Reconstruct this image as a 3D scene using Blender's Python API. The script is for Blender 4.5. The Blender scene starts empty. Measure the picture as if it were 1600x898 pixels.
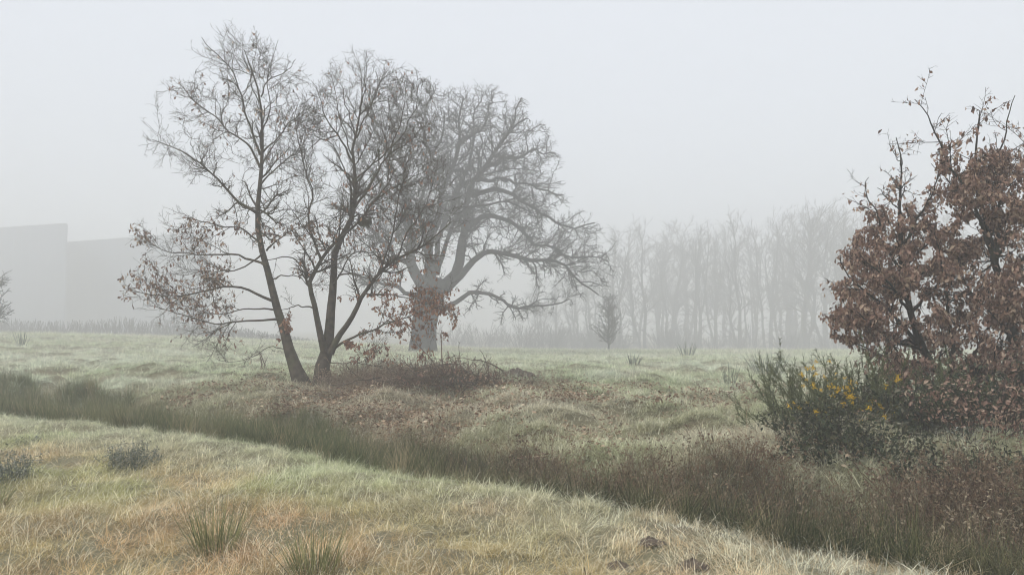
import bpy, math
import numpy as np
from mathutils import Vector, Euler

# ------------------------------------------------------------------ camera, sky, sun, exposure
SC = bpy.context.scene
COL = SC.collection
EYE = 1.6
FPX = 1155.0                     # focal length in photo pixels (1600 wide)
HOR = 510.0                      # photo row of the horizon
PITCH = math.atan((HOR - 449.0) / FPX)
cam = bpy.data.cameras.new('camera')
cam.sensor_width = 36.0
cam.lens = FPX / 1600.0 * 36.0
cam.clip_start = 0.05
cam.clip_end = 3000.0
camo = bpy.data.objects.new('camera', cam)
camo.location = (0, 0, EYE)
camo.rotation_euler = (math.pi / 2 + PITCH, 0, 0)
COL.objects.link(camo)
SC.camera = camo

SUN_EL = math.radians(48)
SUN_AZ = math.radians(-120)      # from +Y towards +X; the veiled sun stands behind the camera, to the left
world = bpy.data.worlds.new('World')
SC.world = world
world.use_nodes = True
wn = world.node_tree
wn.nodes.clear()
w_out = wn.nodes.new('ShaderNodeOutputWorld')
w_bg = wn.nodes.new('ShaderNodeBackground')
w_sky = wn.nodes.new('ShaderNodeTexSky')
w_sky.sky_type = 'NISHITA'
w_sky.sun_disc = False
w_sky.sun_elevation = SUN_EL
w_sky.sun_rotation = SUN_AZ
w_mix = wn.nodes.new('ShaderNodeMix')
w_mix.data_type = 'RGBA'
w_mix.inputs[0].default_value = 0.88          # overcast veil over the clear sky
w_mix.inputs[7].default_value = (6.5, 6.78, 7.3, 1)
wn.links.new(w_sky.outputs[0], w_mix.inputs[6])
wn.links.new(w_mix.outputs[2], w_bg.inputs[0])
w_bg.inputs[1].default_value = 0.10
wn.links.new(w_bg.outputs[0], w_out.inputs[0])

sun = bpy.data.lights.new('sun', 'SUN')
sun.energy = 1.5
sun.angle = math.radians(14)
sun.color = (1.0, 0.97, 0.92)
suno = bpy.data.objects.new('sun', sun)
sd = Vector((math.sin(SUN_AZ) * math.cos(SUN_EL), math.cos(SUN_AZ) * math.cos(SUN_EL), math.sin(SUN_EL)))
suno.rotation_euler = sd.to_track_quat('Z', 'Y').to_euler()
suno.location = (0, 0, 60)
COL.objects.link(suno)

SC.view_settings.view_transform = 'Standard'
SC.view_settings.look = 'None'
SC.view_settings.exposure = 0.58
SC.view_settings.gamma = 1.0
SC.view_settings.use_curve_mapping = False
SC.cycles.volume_bounces = 5
SC.cycles.max_bounces = 6
SC.cycles.diffuse_bounces = 3
SC.cycles.transparent_max_bounces = 8
SC.cycles.use_denoising = True
SC.cycles.use_adaptive_sampling = True
SC.cycles.adaptive_threshold = 0.02
SC.cycles.filter_width = 1.05

# ------------------------------------------------------------------ helpers
RNG = np.random.default_rng(7)
CP, SP = math.cos(PITCH), math.sin(PITCH)

def ray(px, py):
    """photo pixel -> direction with y = 1"""
    a = (np.asarray(px, float) - 800.0) / FPX
    b = (449.0 - np.asarray(py, float)) / FPX
    dy = CP - b * SP
    dz = SP + b * CP
    return a / dy, dz / dy

def at(px, py, Y):
    a, c = ray(px, py)
    return np.stack([a * Y, np.ones_like(a) * Y, EYE + c * Y], -1)

def smooth(a, b, x):
    t = np.clip((x - a) / (b - a), 0, 1)
    return t * t * (3 - 2 * t)

_perm = np.random.default_rng(3).random((256, 256))
def vnoise(x, y):
    x = np.asarray(x, float); y = np.asarray(y, float)
    xi = np.floor(x).astype(int); yi = np.floor(y).astype(int)
    fx = x - xi; fy = y - yi
    fx = fx * fx * (3 - 2 * fx); fy = fy * fy * (3 - 2 * fy)
    g = lambda i, j: _perm[i & 255, j & 255]
    return (g(xi, yi) * (1 - fx) + g(xi + 1, yi) * fx) * (1 - fy) + (g(xi, yi + 1) * (1 - fx) + g(xi + 1, yi + 1) * fx) * fy
def fbm(x, y, o=3):
    s = 0; a = 0.5; n = 0
    for k in range(o):
        s = s + a * vnoise(x * 2 ** k + 17.3 * k, y * 2 ** k - 9.1 * k); n += a; a *= 0.5
    return s / n

# near edge of the ditch, x -> y
_ex = np.array([-60, -25, -9.1, -5.9, -2.95, -1.36, 0, 1.05, 1.88, 2.56, 6, 12, 60.])
_ey = np.array([52, 24, 13.2, 11.4, 9.6, 8.0, 7.05, 6.15, 5.5, 4.95, 2.7, -1, -30.])
_dx = np.linspace(-60, 60, 2401)
_dy = np.interp(_dx, _ex, _ey)
_kern = np.hanning(31); _kern /= _kern.sum()
_dy = np.convolve(np.pad(_dy, 15, mode='edge'), _kern, 'valid')
def sdist(x, y):
    return (y - np.interp(x, _dx, _dy)) * 0.77

TREE_X, TREE_Y = -4.75, 17.4
def H(x, y):
    x = np.asarray(x, float); y = np.asarray(y, float)
    s = sdist(x, y)
    z = -0.65 * np.sin(np.pi * np.clip(s / 2.8, 0, 1)) ** 2
    z = z + 0.14 * smooth(2.4, 5.5, s)
    z = z + 0.12 * np.exp(-(((x - TREE_X - 1.0) / 4.5) ** 2 + ((y - TREE_Y) / 3.0) ** 2))
    # the meadow climbs towards the far left
    left = smooth(8, -45, x)
    z = z + (1.5 * left - 0.62) * smooth(18, 60, y)
    # crest, then the ground falls away behind the old oak
    z = z - 0.03 * np.maximum(y - 58, 0) * smooth(58, 75, y) * smooth(170, 60, y) - 2.4 * smooth(75, 170, y)
    near = smooth(90, 30, np.hypot(x, y))
    z = z + near * ((fbm(x * 0.45, y * 0.45) - 0.5) * 0.22)
    tus = smooth(1.5, 3.5, s)
    z = z + near * (fbm(x * 2.1, y * 2.1, 2) - 0.5) * (0.10 + 0.12 * tus)
    z = z + near * tus * smooth(60, 40, y) * ((fbm(x * 0.8 + 5, y * 1.25 + 3, 2) - 0.5) * 0.46 * (1 + 0.6 * smooth(14, 5, s)))
    return z

def hit(px, py, y0=3.0, y1=70.0):
    """where a pixel's ray meets the ground"""
    a, c = ray(px, py)
    Y = np.linspace(y0, y1, 3000)
    d = EYE + c * Y - H(a * Y, Y)
    i = int(np.argmax(d <= 0))
    if d[i] > 0: i = len(Y) - 1
    return float(a * Y[i]), float(Y[i]), float(H(a * Y[i], Y[i]))

def make_mesh(name, verts, faces, mats, smooth_shade=True, attrs=None, mat_idx=None):
    """faces: array [M, n] or a list of those"""
    if not isinstance(faces, list): faces = [faces]
    faces = [f for f in faces if len(f)]
    me = bpy.data.meshes.new(name)
    verts = np.asarray(verts, np.float32)
    me.vertices.add(len(verts))
    me.vertices.foreach_set('co', verts.ravel())
    nl = sum(f.size for f in faces); nf = sum(len(f) for f in faces)
    me.loops.add(nl)
    me.loops.foreach_set('vertex_index', np.concatenate([f.ravel() for f in faces]).astype(np.int32))
    me.polygons.add(nf)
    tot = np.concatenate([np.full(len(f), f.shape[1]) for f in faces])
    start = np.concatenate([[0], np.cumsum(tot)[:-1]])
    me.polygons.foreach_set('loop_start', start.astype(np.int32))
    me.polygons.foreach_set('use_smooth', np.full(nf, smooth_shade))
    if mat_idx is not None: me.polygons.foreach_set('material_index', mat_idx.astype(np.int32))
    for k, v in (attrs or {}).items():
        v = np.asarray(v, np.float32)
        if v.ndim == 1:
            a = me.attributes.new(k, 'FLOAT', 'POINT'); a.data.foreach_set('value', v)
        else:
            a = me.attributes.new(k, 'FLOAT_VECTOR', 'POINT'); a.data.foreach_set('vector', v.ravel())
    for m in (mats if isinstance(mats, list) else [mats]): me.materials.append(m)
    me.update(calc_edges=True)
    return me

def link(name, data, parent=None, label=None, cat=None, group=None, kind=None, loc=None):
    o = bpy.data.objects.new(name, data)
    COL.objects.link(o)
    if parent is not None: o.parent = parent
    if loc is not None: o.location = [float(v) for v in loc]
    if label: o['label'] = label
    if cat: o['category'] = cat
    if group: o['group'] = group
    if kind: o['kind'] = kind
    return o

def norm(v):
    return v / np.maximum(np.linalg.norm(v, axis=-1, keepdims=True), 1e-9)

def tubes(P, R, sides=3):
    """P [N,K,3], R [N,K] -> verts, quads"""
    P = np.asarray(P, float); R = np.asarray(R, float)
    N, K, _ = P.shape
    T = np.empty_like(P)
    T[:, 1:-1] = P[:, 2:] - P[:, :-2]
    T[:, 0] = P[:, 1] - P[:, 0]; T[:, -1] = P[:, -1] - P[:, -2]
    T = norm(T)
    m = norm(P[:, -1] - P[:, 0])
    ref = np.where(np.abs(m[:, 2:3]) > 0.8, np.array([[1.0, 0.13, 0]]), np.array([[0, 0.1, 1.0]]))
    U = norm(np.cross(T, ref[:, None, :])); V = np.cross(T, U)
    a = np.arange(sides) * 2 * np.pi / sides
    ring = U[:, :, None, :] * np.cos(a)[None, None, :, None] + V[:, :, None, :] * np.sin(a)[None, None, :, None]
    verts = (P[:, :, None, :] + ring * R[:, :, None, None]).reshape(-1, 3)
    n = np.arange(N)[:, None, None] * K * sides
    k = np.arange(K - 1)[None, :, None] * sides
    i = np.arange(sides)[None, None, :]
    j = (i + 1) % sides
    q = np.stack([n + k + i, n + k + j, n + k + sides + j, n + k + sides + i], -1).reshape(-1, 4)
    return verts, q

def merge(parts):
    vs, qs, off = [], [], 0
    for v, q in parts:
        vs.append(v); qs.append(q + off); off += len(v)
    return np.concatenate(vs), np.concatenate(qs)

def resample(pts, K):
    """Catmull-Rom through pts, K points evenly spaced"""
    p = np.asarray(pts, float)
    e = np.concatenate([[2 * p[0] - p[1]], p, [2 * p[-1] - p[-2]]])
    out = []
    for i in range(len(p) - 1):
        a, b, c, d = e[i:i + 4]
        t = np.linspace(0, 1, 12, endpoint=False)[:, None]
        out.append(0.5 * (2 * b + (c - a) * t + (2 * a - 5 * b + 4 * c - d) * t ** 2 + (3 * b - a - 3 * c + d) * t ** 3))
    out = np.concatenate(out + [p[-1:]])
    L = np.concatenate([[0], np.cumsum(np.linalg.norm(np.diff(out, axis=0), axis=1))])
    u = np.linspace(0, L[-1], K)
    return np.stack([np.interp(u, L, out[:, i]) for i in range(p.shape[1])], -1)

def spawn(P, R, per_m, rng, trange=(0.15, 1.0), ang=(0.8, 0.2), length=(0.35, 0.0), wig=0.15, up=0.05, K=5,
          rf=0.6, rmin=0.004, rmax=1.0, lmax=99, taper=0.35, bias=None):
    N, Kp, _ = P.shape
    L = np.linalg.norm(np.diff(P, axis=1), axis=2).sum(1)
    cnt = np.floor(L * per_m * (trange[1] - trange[0]) + rng.random(N)).astype(int)
    idx = np.repeat(np.arange(N), cnt)
    M = len(idx)
    t = trange[0] + (trange[1] - trange[0]) * rng.random(M)
    f = t * (Kp - 1); i = np.minimum(f.astype(int), Kp - 2); f = f - i
    p = P[idx, i] * (1 - f)[:, None] + P[idx, i + 1] * f[:, None]
    r = R[idx, i] * (1 - f) + R[idx, i + 1] * f
    tan = norm(P[idx, i + 1] - P[idx, i])
    v = rng.normal(size=(M, 3))
    v -= (v * tan).sum(1, keepdims=True) * tan
    v = norm(v)
    if bias is not None:
        v = v + np.asarray(bias)
        v -= (v * tan).sum(1, keepdims=True) * tan
        v = norm(v)
    a = np.clip(rng.normal(ang[0], ang[1], M), 0.2, 1.5)
    d = norm(np.cos(a)[:, None] * tan + np.sin(a)[:, None] * v)
    ln = np.minimum((length[0] * L[idx] * (1.05 - 0.55 * t) + length[1]) * rng.uniform(0.35, 1.3, M), lmax)
    Q = np.empty((M, K, 3)); Q[:, 0] = p
    for k in range(1, K):
        d = norm(d + rng.normal(size=(M, 3)) * wig + np.array([0, 0, up]))
        Q[:, k] = Q[:, k - 1] + d * (ln / (K - 1))[:, None]
    r0 = np.clip(np.minimum(r * rf, ln * 0.03 + rmin), rmin, rmax)
    S = r0[:, None] * np.linspace(1, taper, K)[None, :]
    S = np.maximum(S, rmin * 0.6)
    return Q, S

def rotm(heading, pitch, roll):
    """[N,3,3]: x along the leaf, y across, z normal"""
    ch, sh, cp, sp, cr, sr = np.cos(heading), np.sin(heading), np.cos(pitch), np.sin(pitch), np.cos(roll), np.sin(roll)
    x = np.stack([ch * cp, sh * cp, sp], -1)
    y0 = np.stack([-sh, ch, np.zeros_like(ch)], -1)
    z0 = np.cross(x, y0)
    y = y0 * cr[:, None] + z0 * sr[:, None]
    z = np.cross(x, y)
    return np.stack([x, y, z], -1)

def leaf_shape(kind='oak', curl=0.5, droop=0.25, seed=0):
    if kind == 'oak':
        t = np.array([0, .14, .28, .38, .52, .62, .78, .9, 1.0]); w = np.array([.012, .02, .16, .09, .27, .16, .28, .12, .02])
    elif kind == 'oak_lite':
        t = np.array([0, .24, .38, .56, .8, 1.0]); w = np.array([.012, .15, .09, .27, .22, .02])
    else:
        t = np.array([0, .25, .6, 1.0]); w = np.array([.015, .2, .24, .02])
    n = len(t)
    g = np.random.default_rng(seed)
    mid = np.stack([t, 0.05 * np.sin(t * 3 + seed), -droop * t ** 2], -1)
    le = mid + np.stack([0.03 * g.normal(size=n), w, curl * w * (0.7 + 0.6 * g.random(n))], -1)
    ri = mid + np.stack([0.03 * g.normal(size=n), -w, curl * w * (0.7 + 0.6 * g.random(n))], -1)
    v = np.concatenate([mid, le, ri])
    i = np.arange(n - 1)
    q = np.concatenate([np.stack([i, i + 1, n + i + 1, n + i], -1), np.stack([i + 1, i, 2 * n + i, 2 * n + i + 1], -1)])
    return v, q

def leaves(pos, heading, pitch, roll, size, rng, kind='oak', variants=4, curl=(0.2, 1.0)):
    vs, qs, rn, off = [], [], [], 0
    which = rng.integers(0, variants, len(pos))
    for k in range(variants):
        m = which == k
        if not m.any(): continue
        lv, lq = leaf_shape(kind, curl[0] + (curl[1] - curl[0]) * k / max(variants - 1, 1), 0.1 + 0.12 * k, k)
        Rm = rotm(heading[m], pitch[m], roll[m])
        V = np.einsum('nij,vj->nvi', Rm, lv) * size[m][:, None, None] + pos[m][:, None, :]
        n = m.sum()
        q = (lq[None] + (np.arange(n) * len(lv))[:, None, None]).reshape(-1, 4) + off
        vs.append(V.reshape(-1, 3)); qs.append(q); rn.append(np.repeat(rng.random(n), len(lv)))
        off += n * len(lv)
    return np.concatenate(vs), np.concatenate(qs), np.concatenate(rn)

# ------------------------------------------------------------------ materials
def mat(name):
    m = bpy.data.materials.new(name); m.use_nodes = True
    nt = m.node_tree; nt.nodes.clear()
    out = nt.nodes.new('ShaderNodeOutputMaterial')
    return m, nt, out
def nd(nt, typ, **kw):
    n = nt.nodes.new(typ)
    for k, v in kw.items(): setattr(n, k, v)
    return n
def ramp(nt, fac, stops):
    r = nt.nodes.new('ShaderNodeValToRGB')
    el = r.color_ramp.elements
    while len(el) < len(stops): el.new(0.5)
    for e, (p, c) in zip(el, stops):
        e.position = p; e.color = (*c, 1)
    nt.links.new(fac, r.inputs[0])
    return r.outputs[0]
def mix(nt, fac, a, b, mode='MIX'):
    m = nt.nodes.new('ShaderNodeMix'); m.data_type = 'RGBA'; m.blend_type = mode
    for s, v in ((0, fac), (6, a), (7, b)):
        if isinstance(v, (int, float)): m.inputs[s].default_value = v
        elif isinstance(v, tuple): m.inputs[s].default_value = (*v, 1)
        else: nt.links.new(v, m.inputs[s])
    return m.outputs[2]
def noise(nt, scale, detail=4, coord='Object', rough=0.6):
    tc = nd(nt, 'ShaderNodeTexCoord')
    n = nd(nt, 'ShaderNodeTexNoise'); n.inputs['Scale'].default_value = scale; n.inputs['Detail'].default_value = detail
    n.inputs['Roughness'].default_value = rough
    nt.links.new(tc.outputs[coord], n.inputs[0])
    return n.outputs[0]
def attr(nt, name, typ='GEOMETRY'):
    a = nd(nt, 'ShaderNodeAttribute'); a.attribute_type = typ; a.attribute_name = name
    return a
def surface(nt, out, col, rough=0.85, trans=0.0, bump=None, spec=0.2):
    b = nd(nt, 'ShaderNodeBsdfPrincipled')
    b.inputs['Roughness'].default_value = rough
    b.inputs['Specular IOR Level'].default_value = spec
    if isinstance(col, tuple): b.inputs['Base Color'].default_value = (*col, 1)
    else: nt.links.new(col, b.inputs['Base Color'])
    if bump is not None:
        bp = nd(nt, 'ShaderNodeBump'); bp.inputs['Strength'].default_value = bump[1]; bp.inputs['Distance'].default_value = bump[2]
        nt.links.new(bump[0], bp.inputs['Height']); nt.links.new(bp.outputs[0], b.inputs['Normal'])
    if trans > 0:
        t = nd(nt, 'ShaderNodeBsdfTranslucent')
        if isinstance(col, tuple): t.inputs[0].default_value = (*col, 1)
        else: nt.links.new(col, t.inputs[0])
        ms = nd(nt, 'ShaderNodeMixShader'); ms.inputs[0].default_value = trans
        nt.links.new(b.outputs[0], ms.inputs[1]); nt.links.new(t.outputs[0], ms.inputs[2])
        nt.links.new(ms.outputs[0], out.inputs[0])
    else:
        nt.links.new(b.outputs[0], out.inputs[0])

def bark_material(name, dark, light, moss, scale=6):
    m, nt, out = mat(name)
    n1 = noise(nt, scale, 6); n2 = noise(nt, scale * 0.35, 3)
    c = ramp(nt, n1, [(0.3, dark), (0.62, light)])
    f = nd(nt, 'ShaderNodeMapRange'); f.inputs[1].default_value = 0.5; f.inputs[2].default_value = 0.72
    nt.links.new(n2, f.inputs[0])
    c = mix(nt, f.outputs[0], c, moss)
    surface(nt, out, c, 0.9, bump=(n1, 0.8, 0.03))
    return m
M_BARK = bark_material('oak_bark', (0.026, 0.021, 0.016), (0.105, 0.085, 0.062), (0.10, 0.10, 0.055), 7)
M_BARK_OLD = bark_material('old_oak_bark', (0.010, 0.009, 0.008), (0.034, 0.03, 0.026), (0.036, 0.037, 0.028), 3)
M_BARK_DARK = bark_material('dark_bark', (0.012, 0.011, 0.01), (0.045, 0.038, 0.032), (0.04, 0.045, 0.028), 9)
M_DEADWOOD = bark_material('dead_wood', (0.05, 0.036, 0.027), (0.17, 0.125, 0.09), (0.10, 0.10, 0.075), 10)

def leaf_material(name, stops, trans=0.3):
    m, nt, out = mat(name)
    a = attr(nt, 'rnd')
    c = ramp(nt, a.outputs['Fac'], stops)
    n = noise(nt, 14, 3)
    c = mix(nt, 0.35, c, ramp(nt, n, [(0.3, (0.25, 0.22, 0.2)), (0.7, (0.8, 0.75, 0.7))]), 'SOFT_LIGHT')
    surface(nt, out, c, 0.7, trans)
    return m
M_LEAF_BROWN = leaf_material('dry_oak_leaf', [(0.0, (0.11, 0.066, 0.05)), (0.35, (0.24, 0.152, 0.118)), (0.7, (0.37, 0.24, 0.185)), (1.0, (0.58, 0.45, 0.34))])
M_LEAF_COPPER = leaf_material('copper_leaf', [(0.0, (0.15, 0.075, 0.05)), (0.5, (0.30, 0.155, 0.10)), (1.0, (0.44, 0.27, 0.18))])
M_LEAF_GREEN = leaf_material('bramble_leaf', [(0.0, (0.03, 0.045, 0.025)), (0.6, (0.065, 0.085, 0.045)), (0.9, (0.13, 0.12, 0.07)), (1.0, (0.32, 0.31, 0.24))])
M_LEAF_FROST = leaf_material('frosted_weed', [(0.0, (0.08, 0.10, 0.075)), (0.5, (0.18, 0.20, 0.165)), (1.0, (0.5, 0.52, 0.48))])

def grass_material(name, tip, tipmix=0.5, trans=0.42):
    """blade colour: the clump's tint, varied blade by blade; older blades turn to straw"""
    m, nt, out = mat(name)
    t = attr(nt, 'tint', 'INSTANCER')
    r = attr(nt, 'rnd'); v = attr(nt, 'along')
    f = nd(nt, 'ShaderNodeMath', operation='GREATER_THAN'); f.inputs[1].default_value = 0.72
    nt.links.new(r.outputs['Fac'], f.inputs[0])
    g = nd(nt, 'ShaderNodeMath', operation='MULTIPLY'); g.inputs[1].default_value = tipmix
    nt.links.new(f.outputs[0], g.inputs[0])
    c = mix(nt, g.outputs[0], t.outputs['Color'], tip)
    br = nd(nt, 'ShaderNodeMapRange'); br.inputs[3].default_value = 0.6; br.inputs[4].default_value = 1.45
    nt.links.new(r.outputs['Fac'], br.inputs[0])
    cb = nd(nt, 'ShaderNodeVectorMath', operation='SCALE')
    nt.links.new(c, cb.inputs[0]); nt.links.new(br.outputs[0], cb.inputs['Scale'])
    surface(nt, out, cb.outputs[0], 0.75, trans)
    return m
M_GRASS = grass_material('meadow_grass', (0.86, 0.84, 0.70), 0.62)
M_REED = grass_material('rush_green', (0.26, 0.24, 0.13), 0.5)
M_HERB = grass_material('dry_herb', (0.32, 0.26, 0.18), 0.5)
m, nt, out = mat('litter_leaf')
t = attr(nt, 'tint', 'INSTANCER'); r = attr(nt, 'rnd')
c = ramp(nt, r.outputs['Fac'], [(0.0, (0.16, 0.11, 0.08)), (0.5, (0.34, 0.25, 0.185)), (0.85, (0.50, 0.40, 0.31)), (1.0, (0.72, 0.64, 0.54))])
c = mix(nt, 1.0, c, t.outputs['Color'], 'MULTIPLY')
surface(nt, out, c, 0.7, 0.15)
M_LITTER = m

def stem_material(name, lo, hi, trans=0.1):
    m, nt, out = mat(name)
    r = attr(nt, 'rnd')
    c = ramp(nt, r.outputs['Fac'], [(0.0, lo), (1.0, hi)])
    surface(nt, out, c, 0.65, trans)
    return m
M_RUSH = stem_material('rush_stem', (0.08, 0.105, 0.04), (0.40, 0.40, 0.19))
M_RUSH_FROST = stem_material('frosted_rush_stem', (0.09, 0.11, 0.08), (0.22, 0.25, 0.2))
M_STRAW = stem_material('straw', (0.14, 0.09, 0.05), (0.36, 0.27, 0.16))
M_GORSE = stem_material('gorse_green', (0.06, 0.075, 0.03), (0.2, 0.22, 0.10))
m, nt, out = mat('gorse_flower'); surface(nt, out, (0.85, 0.55, 0.03), 0.6, 0.2); M_FLOWER = m
m, nt, out = mat('soil')
n1 = noise(nt, 18, 6)
surface(nt, out, ramp(nt, n1, [(0.3, (0.07, 0.054, 0.043)), (0.7, (0.19, 0.15, 0.115))]), 0.95, bump=(n1, 1.0, 0.03)); M_SOIL = m

# ground: soil and old thatch between the blades
m, nt, out = mat('meadow_ground')
n1 = noise(nt, 1.3, 6); n2 = noise(nt, 14, 5)
c = ramp(nt, n1, [(0.3, (0.22, 0.18, 0.11)), (0.5, (0.25, 0.24, 0.14)), (0.72, (0.36, 0.31, 0.21))])
c = mix(nt, 0.5, c, ramp(nt, n2, [(0.3, (0.07, 0.055, 0.035)), (0.7, (0.24, 0.22, 0.15))]))
surface(nt, out, c, 0.95, bump=(n2, 0.9, 0.05)); M_GROUND = m

# ------------------------------------------------------------------ ground
th = np.concatenate([np.linspace(-1.0, 1.0, 270), np.linspace(1.0, 2 * np.pi - 1.0, 44)[1:-1]])
rr = np.concatenate([[0.02], np.geomspace(0.6, 90, 270), np.geomspace(95, 480, 22)])
TH, RR = np.meshgrid(th, rr)
gx, gy = np.sin(TH) * RR, np.cos(TH) * RR
gz = H(gx, gy)
A, B = len(th), len(rr)
i, j = np.meshgrid(np.arange(A), np.arange(B - 1)); i2 = (i + 1) % A
gq = np.stack([j * A + i, (j + 1) * A + i, (j + 1) * A + i2, j * A + i2], -1).reshape(-1, 4)
g = link('ground', make_mesh('ground', np.stack([gx, gy, gz], -1).reshape(-1, 3), gq[:, ::-1], M_GROUND),
         label='frosty meadow ground with a shallow ditch running across it', cat='ground', kind='structure')

# ------------------------------------------------------------------ trees
def twist(P, amt, rng):
    """small knees and bends along traced limbs"""
    K = P.shape[0]
    n = rng.normal(size=(K, 3)) * amt
    n[0] = 0
    n = (n + np.roll(n, 1, 0)) * 0.5; n[0] = 0
    return P + n

def pix(p):
    x, y, z = p[..., 0], p[..., 1], p[..., 2] - EYE
    d = y * CP + z * SP; u = -y * SP + z * CP
    return 800 + FPX * x / d, 449 - FPX * u / d

def inside(poly, x, y):
    poly = np.asarray(poly, float); r = np.zeros(np.shape(x), bool)
    for (x0, y0), (x1, y1) in zip(poly, np.roll(poly, -1, 0)):
        c = (y0 > y) != (y1 > y)
        r ^= c & (x < (x1 - x0) * (y - y0) / (y1 - y0 + 1e-12) + x0)
    return r

def crown_points(poly, n, Y, dmax, rng):
    poly = np.asarray(poly, float)
    lo, hi = poly.min(0), poly.max(0)
    p = lo + (hi - lo) * rng.random((n * 6, 2))
    p = p[inside(poly, p[:, 0], p[:, 1])][:n]
    e = np.full(len(p), 1e9)
    for a, b in zip(poly, np.roll(poly, -1, 0)):
        t = np.clip(((p - a) @ (b - a)) / ((b - a) @ (b - a)), 0, 1)
        e = np.minimum(e, np.linalg.norm(p - a - t[:, None] * (b - a), axis=1))
    e = np.sqrt(np.clip(e / e.max(), 0.05, 1))
    return at(p[:, 0], p[:, 1], Y + rng.uniform(-1, 1, len(p)) * dmax * e)

def fill_crown(P, R, pts, rng, K, rmin, bend=0.12):
    """one branch from the wood already there to each point of the crown"""
    nodes = P[:, 3:].reshape(-1, 3); rad = R[:, 3:].ravel()
    order = np.argsort([np.min(((nodes - p) ** 2).sum(1)) for p in pts])
    outP, outR = [], []
    base_ = P[0, P.shape[1] // 2 if len(P) > 1 else 0]
    inward = 0.55 * np.linalg.norm(nodes - base_, axis=1)
    t = np.linspace(0, 1, K)[:, None]
    for k in order:
        p = pts[k]
        d = np.linalg.norm(nodes - p, axis=1)
        j = int(np.argmin(d + inward)); L = d[j]
        if L < 0.05: continue
        m = (nodes[j] + p) / 2 + rng.normal(size=3) * bend * L + np.array([0, 0, -0.12 * L])
        b = (1 - t) ** 2 * nodes[j] + 2 * t * (1 - t) * m + t ** 2 * p
        b[1:-1] += rng.normal(size=(K - 2, 3)) * 0.035 * L
        r0 = min(rad[j] * 0.7, 0.022 * L + rmin * 1.5)
        rr_ = np.maximum(r0 * np.linspace(1, 0.35, K), rmin)
        outP.append(b); outR.append(rr_)
        nodes = np.concatenate([nodes, b[K // 2:]]); inward = np.concatenate([inward, 0.55 * np.linalg.norm(b[K // 2:] - base_, axis=1)]); rad = np.concatenate([rad, rr_[K // 2:]])
    return np.array(outP), np.array(outR)

def tree(name, label, cat, Y, trunk, limbs, lv, rng_seed, bark, base=None, group=None, K=18, gnarl=0.02, sides=10, flare=1.75, fill=None, outline=None):
    """trunk / limbs: dict(px=[(x,y)..], r=(r0,r1), d=depth offset at its end, f=where it leaves)
    lv: list of spawn settings, applied level after level"""
    rng = np.random.default_rng(rng_seed)
    root = link(name, None, label=label, cat=cat, group=group)
    bx, by, bz = base
    root.location = (bx, by, bz)
    off = np.array([bx, by, bz])
    def path(d, K):
        p = np.array(d['px'], float)
        u = np.concatenate([[0], np.cumsum(np.linalg.norm(np.diff(p, axis=0), axis=1))]); u /= u[-1]
        d0, d1 = d.get('d0', 0), d.get('d', 0)
        q = at(p[:, 0], p[:, 1], Y + d0 + (d1 - d0) * u)
        q = resample(q, 60)[:int(round(60 * d.get('cut', 0.95)))]
        q = resample(q, K)
        return twist(q, gnarl * d.get('g', 1), rng)
    Ps, Rs = [], []
    for n_, d in enumerate(trunk + limbs):
        P = path(d, K)
        r0, r1 = d['r']
        R = r0 + (r1 - r0) * np.linspace(0, 1, K) ** 0.65
        ist = n_ < len(trunk)
        if ist and d.get('root'):
            P[0] = (bx, by, bz - 0.15)
            R = R * (1 + (flare - 1) * np.exp(-np.linspace(0, 1, K) * 16))
        v, q = tubes(P[None], R[None], sides)
        link('trunk' if ist else 'branch', make_mesh(name + '_wood', v - off, q, bark), root)
        Ps.append(P); Rs.append(R)
    P = np.array(Ps); R = np.array(Rs)
    parts = []; levels = [(P, R)]
    for l in lv:
        srcs = l.pop('src', [-1]) if isinstance(l, dict) else [-1]
        allP, allR = [], []
        for s_ in srcs:
            p, r = levels[s_]
            if len(levels) == 1:
                nt_ = len(trunk)
                lt = dict(l); lt['per_m'] = l['per_m'] * 0.4; lt['trange'] = (0.5, 1.0)
                a_, b_ = spawn(p[:nt_], r[:nt_], rng=rng, **lt)
                allP.append(a_); allR.append(b_)
                p, r = p[nt_:], r[nt_:]
            p, r = spawn(p, r, rng=rng, **l)
            allP.append(p); allR.append(r)
        l['src'] = srcs
        if len(levels) == 1 and fill is not None:
            fp = crown_points(fill[0], fill[1], Y, fill[2], rng)
            a_, b_ = fill_crown(P, R, fp, rng, l['K'], l['rmin'])
            allP.append(a_); allR.append(b_)
        if outline is not None:
            for q_ in range(len(allP)):
                u_, w_ = pix(allP[q_][:, -1])
                ok_ = inside(outline, u_, w_)
                allP[q_], allR[q_] = allP[q_][ok_], allR[q_][ok_]
        Kn = allP[0].shape[1]
        levels.append((np.concatenate(allP), np.concatenate(allR)))
    v, q = merge([tubes(p, r, 4 if k == 0 else 3) for k, (p, r) in enumerate(levels[1:])])
    tw = link('twigs', make_mesh(name + '_twigs', v - off, q, bark), root, kind='stuff')
    return root, levels, off, rng

def droopy_leaves(pos, rng, size=(0.07, 0.12)):
    n = len(pos)
    return dict(pos=pos, heading=rng.uniform(0, 2 * np.pi, n), pitch=rng.normal(-0.8, 0.45, n), roll=rng.normal(0, 0.9, n), size=rng.uniform(*size, n))

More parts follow.
